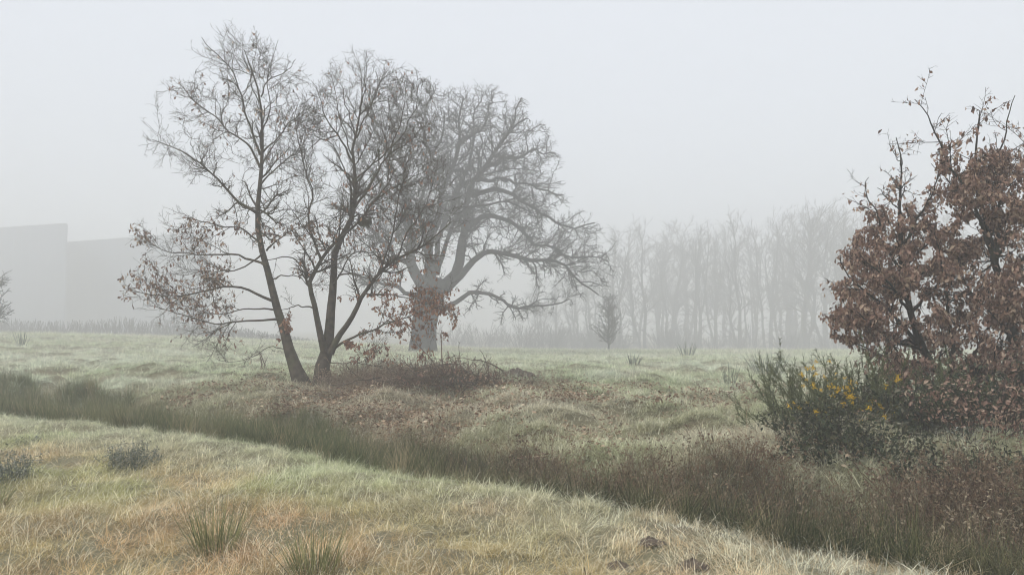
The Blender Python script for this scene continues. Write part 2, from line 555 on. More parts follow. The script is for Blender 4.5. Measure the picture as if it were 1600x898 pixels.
# --- young oak with the leaning trunk (left)
def z1(*p): return [(160 + x * 0.3785, y * 0.3786) for x, y in p]
def z2(*p): return [(160 + x * 0.3564, 320 + y * 0.3564) for x, y in p]
bx, by, bz = hit(478, 606)
YA = by
A_trunk = [dict(px=[(478, 606)] + z2((850, 720), (820, 640), (790, 520), (750, 400), (715, 250), (690, 100)) + z1((655, 640), (660, 560), (650, 400), (620, 300), (570, 180), (520, 70)), r=(0.145, 0.009), root=True, d=0.3, cut=0.9)]
A_limbs = [
    dict(px=z1((640, 880), (560, 830), (490, 760), (430, 700), (350, 640), (270, 600), (180, 570)), r=(0.06, 0.008), d=-0.8),
    dict(px=z1((650, 690), (600, 600), (520, 540), (440, 460), (370, 410), (300, 330)), r=(0.05, 0.008), d=0.6),
    dict(px=z1((652, 640), (620, 550), (590, 470), (570, 380), (520, 270), (430, 190), (400, 130)), r=(0.05, 0.008), d=-0.5),
    dict(px=z1((655, 400), (690, 330), (760, 290), (800, 230)), r=(0.03, 0.006), d=0.5),
    dict(px=z1((662, 630), (740, 550), (790, 490), (880, 420)), r=(0.035, 0.006), d=-0.9),
    dict(px=z1((655, 760), (720, 690), (790, 640), (830, 560), (850, 480)), r=(0.035, 0.006), d=0.9),
    dict(px=z1((645, 420), (610, 330), (630, 220), (650, 130)), r=(0.025, 0.005), d=0.5),
    dict(px=z1((650, 560), (690, 460), (680, 350), (700, 260), (740, 140)), r=(0.03, 0.005), d=-0.6),
    dict(px=z2((745, 420), (640, 375), (540, 355), (440, 380), (330, 400), (200, 390), (60, 350)), r=(0.055, 0.007), d=-1.0),
    dict(px=z2((755, 460), (650, 455), (560, 470), (450, 480), (350, 470)), r=(0.035, 0.006), d=0.8),
    dict(px=z2((770, 500), (640, 515), (520, 520), (420, 500), (310, 470), (150, 420)), r=(0.045, 0.006), d=-0.3),
    dict(px=z2((720, 270), (600, 220), (480, 220), (350, 215), (240, 190), (150, 120)), r=(0.05, 0.006), d=0.4),
    dict(px=z2((700, 170), (610, 110), (500, 90), (400, 60), (280, 60)), r=(0.04, 0.006), d=-1.2),
    dict(px=z2((720, 200), (800, 130), (880, 90), (960, 60)), r=(0.035, 0.006), d=-0.9),
    dict(px=z2((735, 330), (830, 310), (900, 350), (960, 360)), r=(0.03, 0.006), d=0.9),
    dict(px=z2((705, 210), (650, 260), (560, 290), (430, 300), (300, 310)), r=(0.035, 0.006), d=1.5),
    dict(px=z2((825, 640), (740, 620), (660, 670), (560, 690), (480, 660)), r=(0.02, 0.005), d=-0.7),
]
lvA = [dict(per_m=7.8, ang=(0.85, 0.25), length=(0.24, 0.42), lmax=1.05, wig=0.2, up=0.06, K=7, rf=0.55, rmin=0.005, trange=(0.28, 1.0)),
       dict(per_m=8.5, ang=(0.8, 0.28), length=(0.40, 0.14), wig=0.26, up=0.05, K=4, rf=0.6, rmin=0.0039, src=[-1]),
       dict(per_m=11.0, ang=(0.8, 0.28), length=(0.28, 0.10), wig=0.26, up=0.06, K=4, rf=0.7, rmin=0.0034, src=[-1, -2])]
for d_ in A_limbs[8:13] + A_limbs[15:16]: d_['cut'] = 0.94
for d_ in A_limbs: d_['r'] = (d_['r'][0] * 0.68, d_['r'][1] * 0.8)
root, levels, off, rng = tree('young_oak', 'nearly bare young oak with one slender trunk leaning left', 'tree', YA, A_trunk, A_limbs, lvA, 11, M_BARK, (bx, by, bz), 'young oaks at the ditch bank', gnarl=0.025, fill=([(355, 40), (410, 60), (455, 95), (500, 150), (520, 260), (500, 340), (440, 400), (400, 410), (340, 345), (300, 300), (245, 215), (285, 130), (320, 62)], 190, 1.7),
    outline=[(362, 24), (420, 48), (470, 88), (530, 130), (570, 300), (570, 575), (330, 575), (205, 505), (176, 440), (200, 352), (245, 300), (205, 200), (255, 112), (296, 42)])
tips = levels[-1][0].reshape(-1, 3)
# leaves cling to the lower limbs, a few higher up
sel = rng.random(len(tips)); hgt = tips[:, 2] - bz
prob = np.where(hgt < 3.9, 0.24, 0.018) * smooth(0.35, 0.6, fbm(tips[:, 0] * 1.1, tips[:, 2] * 1.6 + tips[:, 1] * 0.5))
tp = tips[sel < prob]
v, q, rn = leaves(**droopy_leaves(tp, rng, (0.065, 0.115)), rng=rng, kind='oak_lite')
link('leaves', make_mesh('young_oak_leaves', v - off, q, M_LEAF_BROWN, attrs={'rnd': rn}), root, kind='stuff')

# --- young oak with three stems
bx, by, bz = hit(505, 601)
YB = by + 0.1
B_trunk = [dict(px=[(505, 601), (505, 580), (508, 552)] + z2((1000, 600), (990, 520), (1003, 440), (1015, 330), (1020, 210), (1050, 150)) + z1((1040, 890), (1042, 750), (1030, 640), (1050, 560), (1062, 450), (1070, 330), (1040, 190)), r=(0.16, 0.009), root=True, d=0.6, cut=0.9)]
B_limbs = [
    dict(px=z2((975, 650), (952, 570), (940, 490), (922, 420), (915, 320), (960, 240), (1020, 170), (1090, 100), (1170, 10), (1240, -80), (1300, -190)), r=(0.11, 0.012), d=-0.9),
    dict(px=z2((1000, 650), (1060, 545), (1110, 450), (1150, 380), (1210, 300), (1290, 240), (1380, 190), (1480, 120), (1560, 40)), r=(0.105, 0.012), d=-1.2),
    dict(px=z2((1000, 640), (1060, 600), (1130, 570), (1200, 545), (1290, 510), (1400, 470), (1490, 440)), r=(0.055, 0.008), d=-0.6),
    dict(px=z2((1160, 400), (1230, 395), (1300, 400), (1400, 430), (1500, 420)), r=(0.035, 0.006), d=0.4),
    dict(px=z2((1035, 310), (1100, 300), (1180, 320), (1260, 330)), r=(0.035, 0.006), d=1.0),
    dict(px=z2((920, 450), (850, 440), (800, 460), (740, 450)), r=(0.03, 0.006), d=-0.6),
    dict(px=z2((915, 310), (860, 250), (790, 230), (700, 250), (620, 230)), r=(0.035, 0.006), d=0.9),
    dict(px=z2((1010, 350), (1100, 215), (1200, 210), (1300, 190), (1380, 150)), r=(0.035, 0.006), d=1.4),
    dict(px=z2((960, 240), (930, 170), (900, 60), (920, -60)) + z1((850, 740), (810, 600), (790, 500), (765, 400)), r=(0.05, 0.007), d=-0.4),
    dict(px=z1((1035, 670), (970, 560), (920, 480), (890, 380), (850, 320)), r=(0.045, 0.006), d=-0.8),
    dict(px=z1((1050, 570), (1110, 430), (1160, 310), (1170, 250)), r=(0.035, 0.006), d=0.8),
    dict(px=z1((1040, 860), (1110, 750), (1180, 640), (1230, 500), (1250, 400), (1230, 290)), r=(0.05, 0.007), d=0.3),
    dict(px=z1((1040, 780), (990, 690), (960, 610), (900, 560), (840, 520)), r=(0.035, 0.006), d=0.9),
    dict(px=z2((1210, 300), (1250, 200), (1280, 100), (1290, -20), (1340, -150), (1360, -280)), r=(0.045, 0.006), d=-1.6),
    dict(px=z2((1290, 240), (1340, 120), (1420, 0), (1460, -120)), r=(0.035, 0.006), d=-1.6),
    dict(px=z2((990, 180), (900, 120), (850, 40), (780, -30)), r=(0.035, 0.006), d=-1.2),
    dict(px=z1((1050, 560), (1010, 450), (990, 360), (940, 280)), r=(0.03, 0.005), d=0.9),
    dict(px=z1((1060, 450), (1090, 340), (1085, 230), (1090, 190)), r=(0.025, 0.005), d=-0.5),
    dict(px=[(553, 284), (590, 250), (625, 215), (650, 165), (655, 125)], r=(0.04, 0.006), d=-0.6),
    dict(px=[(606, 242), (640, 220), (670, 190), (690, 160)], r=(0.03, 0.005), d=1.0),
    dict(px=[(577, 320), (620, 290), (660, 270), (690, 240)], r=(0.035, 0.005), d=-1.0),
    dict(px=[(527, 212), (500, 220), (478, 240), (462, 270)], r=(0.025, 0.005), d=1.2),
    dict(px=[(550, 242), (530, 180), (520, 130), (510, 105)], r=(0.03, 0.005), d=0.6),
    dict(px=z2((985, 690), (1080, 690), (1180, 700), (1290, 720), (1390, 750)), r=(0.02, 0.005), d=-0.8),
]
lvB = [dict(per_m=7.8, ang=(0.85, 0.25), length=(0.24, 0.42), lmax=1.05, wig=0.2, up=0.06, K=7, rf=0.55, rmin=0.005, trange=(0.28, 1.0)),
       dict(per_m=8.5, ang=(0.8, 0.28), length=(0.40, 0.14), wig=0.26, up=0.05, K=4, rf=0.6, rmin=0.0039, src=[-1]),
       dict(per_m=11.0, ang=(0.8, 0.28), length=(0.28, 0.10), wig=0.26, up=0.06, K=4, rf=0.7, rmin=0.0034, src=[-1, -2])]
for d_ in B_limbs[2:]: d_['r'] = (d_['r'][0] * 0.7, d_['r'][1] * 0.8)
for d_ in B_limbs[:2]: d_['r'] = (d_['r'][0] * 0.85, d_['r'][1] * 0.8)
root, levels, off, rng = tree('young_oak', 'young oak forking low into three stems, copper leaves on its lowest branches', 'tree', YB, B_trunk, B_limbs, lvB, 23, M_BARK, (bx, by, bz), 'young oaks at the ditch bank', gnarl=0.025, fill=([(465, 150), (500, 135), (550, 85), (600, 98), (650, 125), (690, 210), (710, 310), (680, 420), (600, 440), (540, 420), (480, 430), (450, 330), (455, 230)], 220, 1.9),
    outline=[(430, 130), (485, 118), (545, 66), (600, 82), (660, 104), (715, 200), (740, 320), (722, 470), (722, 585), (430, 575), (420, 300)])
tips = levels[-1][0].reshape(-1, 3)
ux, uy = pix(tips)
blob = lambda cx, cy, rx, ry: np.exp(-(((ux - cx) / rx) ** 2 + ((uy - cy) / ry) ** 2) ** 2)
prob = 0.34 * blob(645, 478, 72, 48) + 0.5 * blob(510, 528, 48, 30) + 0.25 * blob(630, 552, 90, 14) + 0.008 + 0.03 * blob(580, 380, 120, 60)
tp = tips[rng.random(len(tips)) < prob]
extra = []
for cx, cy, sx, sy, n in ((648, 478, 48, 24, 260), (640, 510, 44, 12, 120), (508, 527, 22, 14, 260), (620, 548, 48, 6, 90)):
    e = at(rng.normal(cx, sx, n), rng.normal(cy, sy, n), YB + rng.normal(-0.5, 0.35, n))
    d2 = ((e[:, None, :] - tips[None, ::3, :]) ** 2).sum(-1)
    k = d2.argmin(1)                      # every leaf hangs on a twig
    extra.append(tips[::3][k] + rng.normal(size=(n, 3)) * 0.03)
tp = np.concatenate([tp] + extra)
v, q, rn = leaves(**droopy_leaves(tp, rng, (0.065, 0.115)), rng=rng, kind='oak_lite')
link('leaves', make_mesh('young_oak_leaves', v - off, q, M_LEAF_COPPER, attrs={'rnd': rn}), root, kind='stuff', label='copper brown leaves still hanging on the lowest branches')

# bird nest in a fork of the three-stemmed oak
c = at(570, 346, YB - 0.75)
rng = np.random.default_rng(5)
n = 170
a0 = rng.uniform(0, 2 * np.pi, n); zz = rng.uniform(-0.09, 0.07, n)
rad = 0.155 * np.sqrt(np.clip(1 - (np.minimum(zz, 0) / 0.13) ** 2, 0.05, 1)) * rng.uniform(0.75, 1.05, n)
s = np.linspace(-0.5, 0.5, 5)
P = np.stack([rad[:, None] * np.cos(a0[:, None] + s * 1.3), rad[:, None] * np.sin(a0[:, None] + s * 1.3), zz[:, None] + s * rng.normal(0, 0.1, (n, 1))], -1)
P += rng.normal(size=P.shape) * 0.012
v, q = tubes(P, np.full(P.shape[:2], 0.006), 3)
link('bird_nest', make_mesh('bird_nest', v, q, M_BARK), label='dark round twig nest lodged in a fork of the three-stemmed oak', cat='nest', loc=c)

# --- old oak behind
def z3(*p): return [(560 + x * 0.5122, 100 + y * 0.5122) for x, y in p]
YC = 52.0
bx = float(at(661, 540, YC)[0]); bz = float(H(bx, YC))
C_trunk = [dict(px=[(661, 541)] + z3((202, 800), (210, 740), (225, 690), (240, 640)), r=(0.84, 0.92), root=True, g=0.3)]
C_limbs = [
    dict(px=z3((215, 700), (165, 620), (155, 540), (150, 420), (140, 320), (110, 200), (90, 80)), r=(0.62, 0.05), d=2.0),
    dict(px=z3((225, 690), (222, 560), (250, 430), (275, 340), (300, 250), (310, 150), (330, 60)), r=(0.55, 0.05), d=-2.0),
    dict(px=z3((245, 690), (300, 620), (325, 520), (340, 410), (380, 320), (430, 250), (500, 180), (560, 150)), r=(0.60, 0.05), d=-1.5),
    dict(px=z3((265, 690), (320, 635), (380, 580), (430, 575), (520, 600), (600, 605), (670, 650), (720, 700), (765, 725)), r=(0.40, 0.04), d=-4.0),
    dict(px=z3((250, 750), (330, 705), (400, 700), (460, 735), (530, 740), (600, 730), (665, 705)), r=(0.26, 0.04), d=-2.0),
    dict(px=z3((330, 500), (380, 465), (440, 465), (500, 510), (570, 560), (640, 590), (720, 590), (790, 620)), r=(0.30, 0.04), d=2.5),
    dict(px=z3((345, 400), (400, 385), (470, 400), (540, 440), (620, 490), (700, 490), (735, 455)), r=(0.26, 0.04), d=-3.0),
    dict(px=z3((375, 325), (450, 290), (520, 265), (580, 270), (625, 300)), r=(0.22, 0.04), d=3.0),
    dict(px=z3((360, 355), (430, 350), (510, 370), (580, 390), (645, 400)), r=(0.20, 0.04), d=-1.0),
    dict(px=z3((300, 250), (360, 200), (400, 140), (410, 70)), r=(0.22, 0.04), d=2.0),
    dict(px=z3((275, 340), (220, 270), (200, 180), (230, 90), (240, 50)), r=(0.25, 0.04), d=-2.5),
    dict(px=z3((325, 520), (290, 420), (330, 330), (350, 230), (360, 140), (380, 60)), r=(0.28, 0.04), d=3.5),
    dict(px=z3((150, 440), (80, 380), (20, 290), (-30, 200), (-60, 130)), r=(0.30, 0.04), d=-1.0),
    dict(px=z3((165, 620), (90, 560), (20, 480), (-50, 440), (-120, 430)), r=(0.30, 0.04), d=2.0),
    dict(px=z3((190, 720), (110, 680), (30, 660), (-60, 620), (-110, 640)), r=(0.25, 0.04), d=-2.0),
    dict(px=z3((140, 320), (60, 220), (40, 130), (60, 40), (50, 0)), r=(0.22, 0.04), d=3.0),
    dict(px=z3((430, 250), (465, 190), (480, 140), (505, 95)), r=(0.18, 0.04), d=1.0),
    dict(px=z3((240, 640), (270, 540), (320, 440), (400, 420), (470, 430), (560, 470)), r=(0.26, 0.04), d=-6.0),
    dict(px=z3((235, 640), (200, 520), (190, 400), (220, 300), (260, 200), (270, 100)), r=(0.3, 0.04), d=-6.0),
    dict(px=z3((230, 640), (260, 500), (300, 380), (420, 330), (520, 320), (590, 340)), r=(0.3, 0.04), d=6.0),
]
lvC = [dict(per_m=4.0, ang=(0.95, 0.22), length=(0.12, 0.9), wig=0.26, up=0.03, K=6, rf=0.5, rmin=0.022, trange=(0.22, 1.0), lmax=2.2),
       dict(per_m=4.2, ang=(0.95, 0.25), length=(0.30, 0.35), wig=0.26, up=0.02, K=5, rf=0.6, rmin=0.015, src=[-1], lmax=1.7),
       dict(per_m=5.6, ang=(0.85, 0.28), length=(0.25, 0.28), wig=0.24, up=0.03, K=4, rf=0.7, rmin=0.0105, src=[-1, -2], lmax=0.9)]
for d_ in C_limbs: d_['r'] = (d_['r'][0] * 0.8, d_['r'][1]); d_['cut'] = 0.93
tree('old_oak', 'huge old spreading bare oak with thick trunk, greyed by fog behind the young oaks', 'tree', YC, C_trunk, C_limbs, lvC, 31, M_BARK_OLD, (bx, YC, bz), gnarl=0.13, sides=12, flare=1.25,
     fill=([(565, 150), (605, 118), (650, 118), (700, 132), (760, 132), (818, 162), (858, 198), (876, 260), (882, 320), (930, 366), (962, 415), (950, 445), (900, 435), (850, 405), (780, 395), (720, 370), (650, 380), (580, 350), (545, 260)], 640, 8.5),
     outline=[(500, 300), (520, 200), (560, 128), (605, 104), (650, 110), (700, 122), (760, 122), (815, 148), (858, 185), (884, 250), (890, 290), (905, 322), (955, 345), (978, 415), (966, 478), (930, 468), (880, 490), (840, 505), (780, 515), (720, 525), (640, 525), (560, 505), (520, 420)])

# --- brown-leaved oaks at the right edge
def z5(*p): return [(1200 + x * 0.4233, 120 + y * 0.4233) for x, y in p]
def leafy_oak(name, label, Y, base_px, trunk, limbs, lv, seed, nleaf, crown, fill):
    a, _ = ray(base_px, 640)
    x0 = float(a * Y); z0 = float(H(x0, Y))
    root, levels, off, rng = tree(name, label, 'tree', Y, trunk, limbs, lv, seed, M_BARK_DARK, (x0, Y, z0), 'brown-leaved oaks at the right edge', gnarl=0.02, fill=fill)
    tips = np.concatenate([levels[-1][0][:, 1:].reshape(-1, 3), levels[-2][0][:, 2:].reshape(-1, 3)])
    ux, uy = pix(tips)
    w = crown(ux, uy) * (0.22 + 1.0 * smooth(0.38, 0.6, fbm(tips[:, 0] * 3.2, tips[:, 2] * 3.2 + tips[:, 1])))
    pick = rng.choice(len(tips), nleaf, p=w / w.sum())
    pos = tips[pick] + rng.normal(size=(nleaf, 3)) * 0.025
    d = droopy_leaves(pos, rng, (0.04, 0.094))
    # the 300 nearest leaves are pieces of their own
    ux, uy = pix(pos)
    score = np.where((ux > 0) & (ux < 1590) & (uy > 0), d['size'] / pos[:, 1], 0)
    order = np.argsort(-score)
    big, rest = order[:300], order[300:]
    v, q, rn = leaves(**{k: x[rest] for k, x in d.items()}, rng=rng, kind='oak_lite')
    link('leaves', make_mesh(name + '_leaves', v - off, q, M_LEAF_BROWN, attrs={'rnd': rn}), root, kind='stuff')
    protos = []
    for k in range(12):
        lv_, lq = leaf_shape('oak', 0.2 + 0.27 * (k % 4), 0.1 + 0.1 * (k % 4), k)
        protos.append(make_mesh('oak_leaf', lv_, lq, M_LEAF_BROWN, attrs={'rnd': np.full(len(lv_), (k + 0.5) / 12)}))
    Rm = rotm(d['heading'][big], d['pitch'][big], d['roll'][big])
    from mathutils import Matrix
    for k, b in enumerate(big):
        o = link('leaf', protos[k % 12], root)
        M = Matrix([list(r_) for r_ in Rm[k]]).to_4x4()
        o.rotation_euler = M.to_euler()
        o.location = (pos[b] - off).tolist()
        s_ = float(d['size'][b]); o.scale = (s_, s_, s_)
    return root
def pull(l):
    for d_ in l: d_['px'] = [(1420 - (1420 - x_) * 0.82 if x_ < 1420 and y_ > 300 else x_, y_) for x_, y_ in d_['px']]
D_trunk = [dict(px=[(1522, 660), (1517, 640), (1503, 616), (1487, 597), (1458, 573), (1440, 545), (1422, 490), (1412, 430)] + z5((490, 570), (495, 400), (490, 300), (460, 165)), r=(0.10, 0.006), root=True)]
D_limbs = [
    dict(px=[(1440, 545), (1400, 500), (1360, 470), (1318, 442), (1297, 415), (1290, 385)], r=(0.04, 0.005), d=-0.5),
    dict(px=[(1458, 573), (1410, 560), (1360, 555), (1320, 535), (1290, 528)], r=(0.035, 0.005), d=0.5),
    dict(px=[(1412, 430), (1380, 390), (1362, 350), (1352, 295), (1358, 270)], r=(0.03, 0.004), d=0.3),
    dict(px=[(1410, 380), (1440, 330), (1460, 290), (1470, 240)], r=(0.03, 0.004), d=-0.3),
    dict(px=[(1487, 597), (1490, 540), (1480, 470), (1470, 400), (1455, 350)], r=(0.045, 0.005), d=-0.6),
    dict(px=[(1487, 597), (1530, 540), (1550, 490), (1540, 430)], r=(0.035, 0.005), d=-0.7),
    dict(px=[(1422, 490), (1380, 440), (1340, 410), (1310, 400)], r=(0.03, 0.004), d=-0.9),
    dict(px=[(1422, 490), (1460, 450), (1500, 420), (1520, 380)], r=(0.03, 0.004), d=0.8),
    dict(px=[(1440, 545), (1380, 530), (1330, 490), (1300, 470)], r=(0.03, 0.004), d=-1.0),
    dict(px=[(1503, 616), (1540, 600), (1560, 560), (1570, 520)], r=(0.03, 0.004), d=-0.8),
    dict(px=[(1460, 575), (1440, 590), (1400, 590), (1370, 580)], r=(0.025, 0.004), d=-0.8),
    dict(px=[(1487, 597), (1445, 572), (1405, 575), (1375, 592)], r=(0.025, 0.004), d=-0.9),
    dict(px=[(1495, 605), (1470, 575), (1478, 540), (1465, 510)], r=(0.025, 0.004), d=-0.9),
    dict(px=[(1503, 616), (1525, 590), (1520, 555), (1535, 520)], r=(0.025, 0.004), d=-1.0),
    dict(px=[(1440, 545), (1410, 530), (1385, 545), (1350, 560)], r=(0.025, 0.004), d=-0.9),
    dict(px=[(1411, 340), (1395, 320), (1380, 312), (1370, 290)], r=(0.014, 0.004), d=-0.2),
    dict(px=[(1409, 260), (1400, 245), (1388, 225)], r=(0.008, 0.004), d=-0.1),
]
pull(D_limbs)
lvD = [dict(per_m=8, ang=(0.8, 0.25), length=(0.22, 0.25), lmax=0.75, wig=0.15, up=0.05, K=6, rf=0.6, rmin=0.004, trange=(0.28, 0.97)),
       dict(per_m=10, ang=(0.75, 0.25), length=(0.3, 0.08), wig=0.2, up=0.04, K=5, rf=0.65, rmin=0.003, src=[-1]),
       dict(per_m=10, ang=(0.7, 0.25), length=(0.2, 0.05), wig=0.2, up=0.04, K=4, rf=0.7, rmin=0.0022, src=[-1, -2])]
leafy_oak('brown_leaved_oak', 'small oak full of dry brown leaves, trunk leaning left behind the gorse', 11.0, 1520, D_trunk, D_limbs, lvD, 41, 15500,
          lambda x, y: 0.10 + smooth(240, 400, y) * smooth(700, 640, y),
          ([(1300, 400), (1285, 430), (1296, 470), (1292, 520), (1325, 540), (1370, 560), (1380, 598), (1420, 620), (1480, 645), (1540, 645), (1560, 600), (1548, 520), (1535, 450), (1505, 400), (1484, 350), (1452, 345), (1440, 300), (1416, 262), (1398, 262), (1372, 305), (1355, 335), (1335, 375)], 330, 1.15))
E_trunk = [dict(px=[(1592, 670), (1590, 640), (1586, 560), (1580, 500), (1565, 440)] + z5((830, 640), (800, 530), (770, 400), (760, 280), (785, 65)), r=(0.12, 0.006), root=True)]
E_limbs = [
    dict(px=[(1549, 390), (1515, 310)] + z5((650, 290), (610, 190), (560, 100), (520, 55)), r=(0.035, 0.005), d=-0.3),
    dict(px=[(1556, 410), (1560, 330)] + z5((850, 320), (890, 150), (912, 30)), r=(0.035, 0.005), d=0.3),
    dict(px=[(1565, 440), (1600, 400), (1620, 330), (1610, 240), (1600, 180)], r=(0.04, 0.005), d=-0.3),
    dict(px=[(1586, 560), (1640, 520), (1680, 460), (1690, 400)], r=(0.05, 0.005), d=0.3),
    dict(px=[(1580, 500), (1540, 480), (1510, 440), (1490, 380)], r=(0.03, 0.004), d=0.5),
    dict(px=[(1583, 540), (1560, 500), (1530, 470), (1520, 460)], r=(0.03, 0.004), d=-0.8),
    dict(px=[(1540, 350), (1510, 320), (1480, 280), (1450, 250)], r=(0.025, 0.004), d=0.5),
    dict(px=[(1545, 370), (1590, 330), (1610, 280), (1640, 250)], r=(0.03, 0.004), d=-0.8),
    dict(px=[(1575, 480), (1620, 450), (1650, 380), (1680, 320)], r=(0.035, 0.004), d=-1.0),
    dict(px=[(1588, 600), (1560, 570), (1550, 530)], r=(0.025, 0.004), d=-0.6),
    dict(px=[(1589, 610), (1630, 590), (1680, 560), (1720, 540)], r=(0.03, 0.004), d=-0.8),
]
leafy_oak('brown_leaved_oak', 'taller oak with dry brown leaves at the right edge, several bare leaders on top', 10.6, 1592, E_trunk, E_limbs, lvD, 43, 14500,
          lambda x, y: 0.10 + smooth(190, 320, y) * smooth(700, 640, y),
          ([(1465, 225), (1500, 240), (1530, 225), (1570, 240), (1600, 222), (1690, 280), (1720, 450), (1700, 600), (1620, 640), (1545, 630), (1552, 520), (1525, 470), (1505, 400), (1485, 330), (1468, 270)], 330, 1.15))

# --- far row of trees
def far_tree_mesh(seed, h, lean=0.0):
    rng = np.random.default_rng(seed)
    K = 10
    ns = int(rng.integers(2, 5))
    P = np.zeros((ns, K, 3)); R = np.zeros((ns, K))
    for i_ in range(ns):
        top = h * (0.9 if i_ == 0 else rng.uniform(0.6, 0.88))
        P[i_, :, 2] = np.linspace(-0.5, top, K)
        a_ = rng.uniform(0, 6.28); sp_ = 0 if i_ == 0 else rng.uniform(0.8, 2.6)
        t_ = np.linspace(0, 1, K)
        P[i_, :, 0] = np.cumsum(rng.normal(0, 0.16, K)) + (0.4 + sp_ * t_) * math.cos(a_)
        P[i_, :, 1] = np.cumsum(rng.normal(0, 0.16, K)) + (0.4 + sp_ * t_) * math.sin(a_)
        R[i_] = np.linspace(0.30 if i_ == 0 else 0.2, 0.06, K)
    tr = tubes(P, R, 7)
    p1, r1 = spawn(P, R, 2.4, rng, (0.3, 1.0), (0.5, 0.2), (0.05, 2.6), 0.13, 0.06, 7, 0.5, 0.05, lmax=5.0)
    p1b, r1b = spawn(P, R, 0.8, rng, (0.12, 0.5), (0.9, 0.3), (0.0, 1.8), 0.16, 0.02, 7, 0.5, 0.045)
    p1 = np.concatenate([p1, p1b]); r1 = np.concatenate([r1, r1b])
    p2, r2 = spawn(p1, r1, 2.4, rng, (0.15, 1.0), (0.65, 0.2), (0.22, 0.8), 0.2, 0.05, 4, 0.6, 0.034)
    p3, r3 = spawn(p2, r2, 2.4, rng, (0.2, 1.0), (0.7, 0.2), (0.25, 0.5), 0.2, 0.05, 4, 0.7, 0.026)
    cr = merge([tubes(p1, r1, 4), tubes(p2, r2, 3), tubes(p3, r3, 3)])
    return make_mesh('far_trunk', *tr, M_BARK_OLD), make_mesh('far_crown', *cr, M_BARK_OLD), h
protos = [far_tree_mesh(100 + k, 20.0) for k in range(6)]
far = [(962, 352, 118), (990, 360, 138), (1005, 350, 122), (1030, 352, 142), (1048, 365, 130), (1070, 350, 140), (1088, 355, 122), (1115, 362, 128), (1134, 345, 142),
       (1152, 338, 118), (1176, 345, 136), (1195, 332, 124), (1225, 345, 130), (1240, 335, 140), (1254, 322, 114), (1290, 325, 120), (1308, 335, 140), (1328, 318, 118), (1350, 330, 138),
       (1368, 325, 124), (1420, 318, 120), (1480, 330, 122), (1540, 318, 118), (1590, 325, 124), (925, 410, 132), (900, 420, 135), (870, 432, 138), (845, 440, 140)]
_o = 'first second third fourth fifth sixth seventh eighth ninth tenth eleventh twelfth thirteenth fourteenth fifteenth sixteenth seventeenth eighteenth nineteenth'.split()
ordn = _o + ['twentieth'] + ['twenty-' + w_ for w_ in _o[:9]]
rng = np.random.default_rng(77)
for k, (px_, top, Y) in enumerate(sorted(far)):
    Y *= 1.22
    p = at(px_, top, Y)
    z0 = float(H(p[0], Y)); hh = p[2] - z0
    tr, cr, h = protos[(k * 5 + k // 6) % 6]
    r = link('far_tree', None, label='%s tree from the left in the faint far row in the fog' % ordn[k], cat='tree', group='far row of trees in the fog', loc=(p[0], Y, z0))
    s_ = float(hh / h)
    r.scale = (s_ * float(rng.uniform(0.95, 1.5)),) * 2 + (s_,)
    r.rotation_euler = (0, 0, float(rng.uniform(0, 6.28)))
    link('trunk', tr, r); link('crown', cr, r)
# small lone tree in the field
def small_tree(name, label, px_, top, Y, seed, h=5.0):
    rng = np.random.default_rng(seed)
    p = at(px_, top, Y); z0 = float(H(p[0], Y)); hh = float(p[2] - z0)
    P = np.zeros((1, 8, 3)); P[0, :, 2] = np.linspace(-0.2, hh, 8); P[0, :, 0] = np.cumsum(rng.normal(0, 0.04, 8))
    R = np.linspace(0.11, 0.03, 8)[None]
    p1, r1 = spawn(P, R, 22, rng, (0.15, 0.98), (0.85, 0.2), (0.32, 0.2), 0.15, 0.06, 5, 0.6, 0.025)
    p2, r2 = spawn(p1, r1, 5, rng, (0.2, 1.0), (0.7, 0.2), (0.3, 0.2), 0.2, 0.05, 4, 0.6, 0.02)
    p3, r3 = spawn(p2, r2, 6, rng, (0.2, 1.0), (0.7, 0.2), (0.3, 0.15), 0.2, 0.05, 4, 0.6, 0.016)
    r = link(name, None, label=label, cat='tree', loc=(p[0], Y, z0))
    link('trunk', make_mesh('small_trunk', *tubes(P, R, 6), M_BARK_OLD), r)
    link('crown', make_mesh('small_crown', *merge([tubes(p1, r1), tubes(p2, r2), tubes(p3, r3)]), M_BARK_OLD), r)
small_tree('small_tree', 'small lone bushy tree in the fog under the old oak\'s right tip', 951, 466, 72, 9)
small_tree('bare_shrub', 'faint bare shrub cut off by the left edge of the picture', -6, 436, 50, 10)

# --- far woods edge: undergrowth at the foot of the row
def bush_twigs(rng, rx, ry, h, n, r, K=5):
    a = rng.uniform(0, 2 * np.pi, n); rad = np.sqrt(rng.random(n))
    b = np.stack([rad * np.cos(a) * rx * 0.5, rad * np.sin(a) * ry * 0.5, np.zeros(n)], -1)
    d = np.stack([np.cos(a) * rad * 0.6, np.sin(a) * rad * 0.6, np.ones(n)], -1) + rng.normal(size=(n, 3)) * 0.25
    d = norm(d); ln = h * rng.uniform(0.55, 1.05, n)
    P = np.empty((n, K, 3)); P[:, 0] = b - np.array([0, 0, 0.1])
    for k in range(1, K):
        d = norm(d + rng.normal(size=(n, 3)) * 0.14)
        P[:, k] = P[:, k - 1] + d * (ln / (K - 1))[:, None]
    R = r * np.linspace(1, 0.45, K)[None] * rng.uniform(0.7, 1.2, n)[:, None]
    return P, R
rng = np.random.default_rng(88)
parts = []
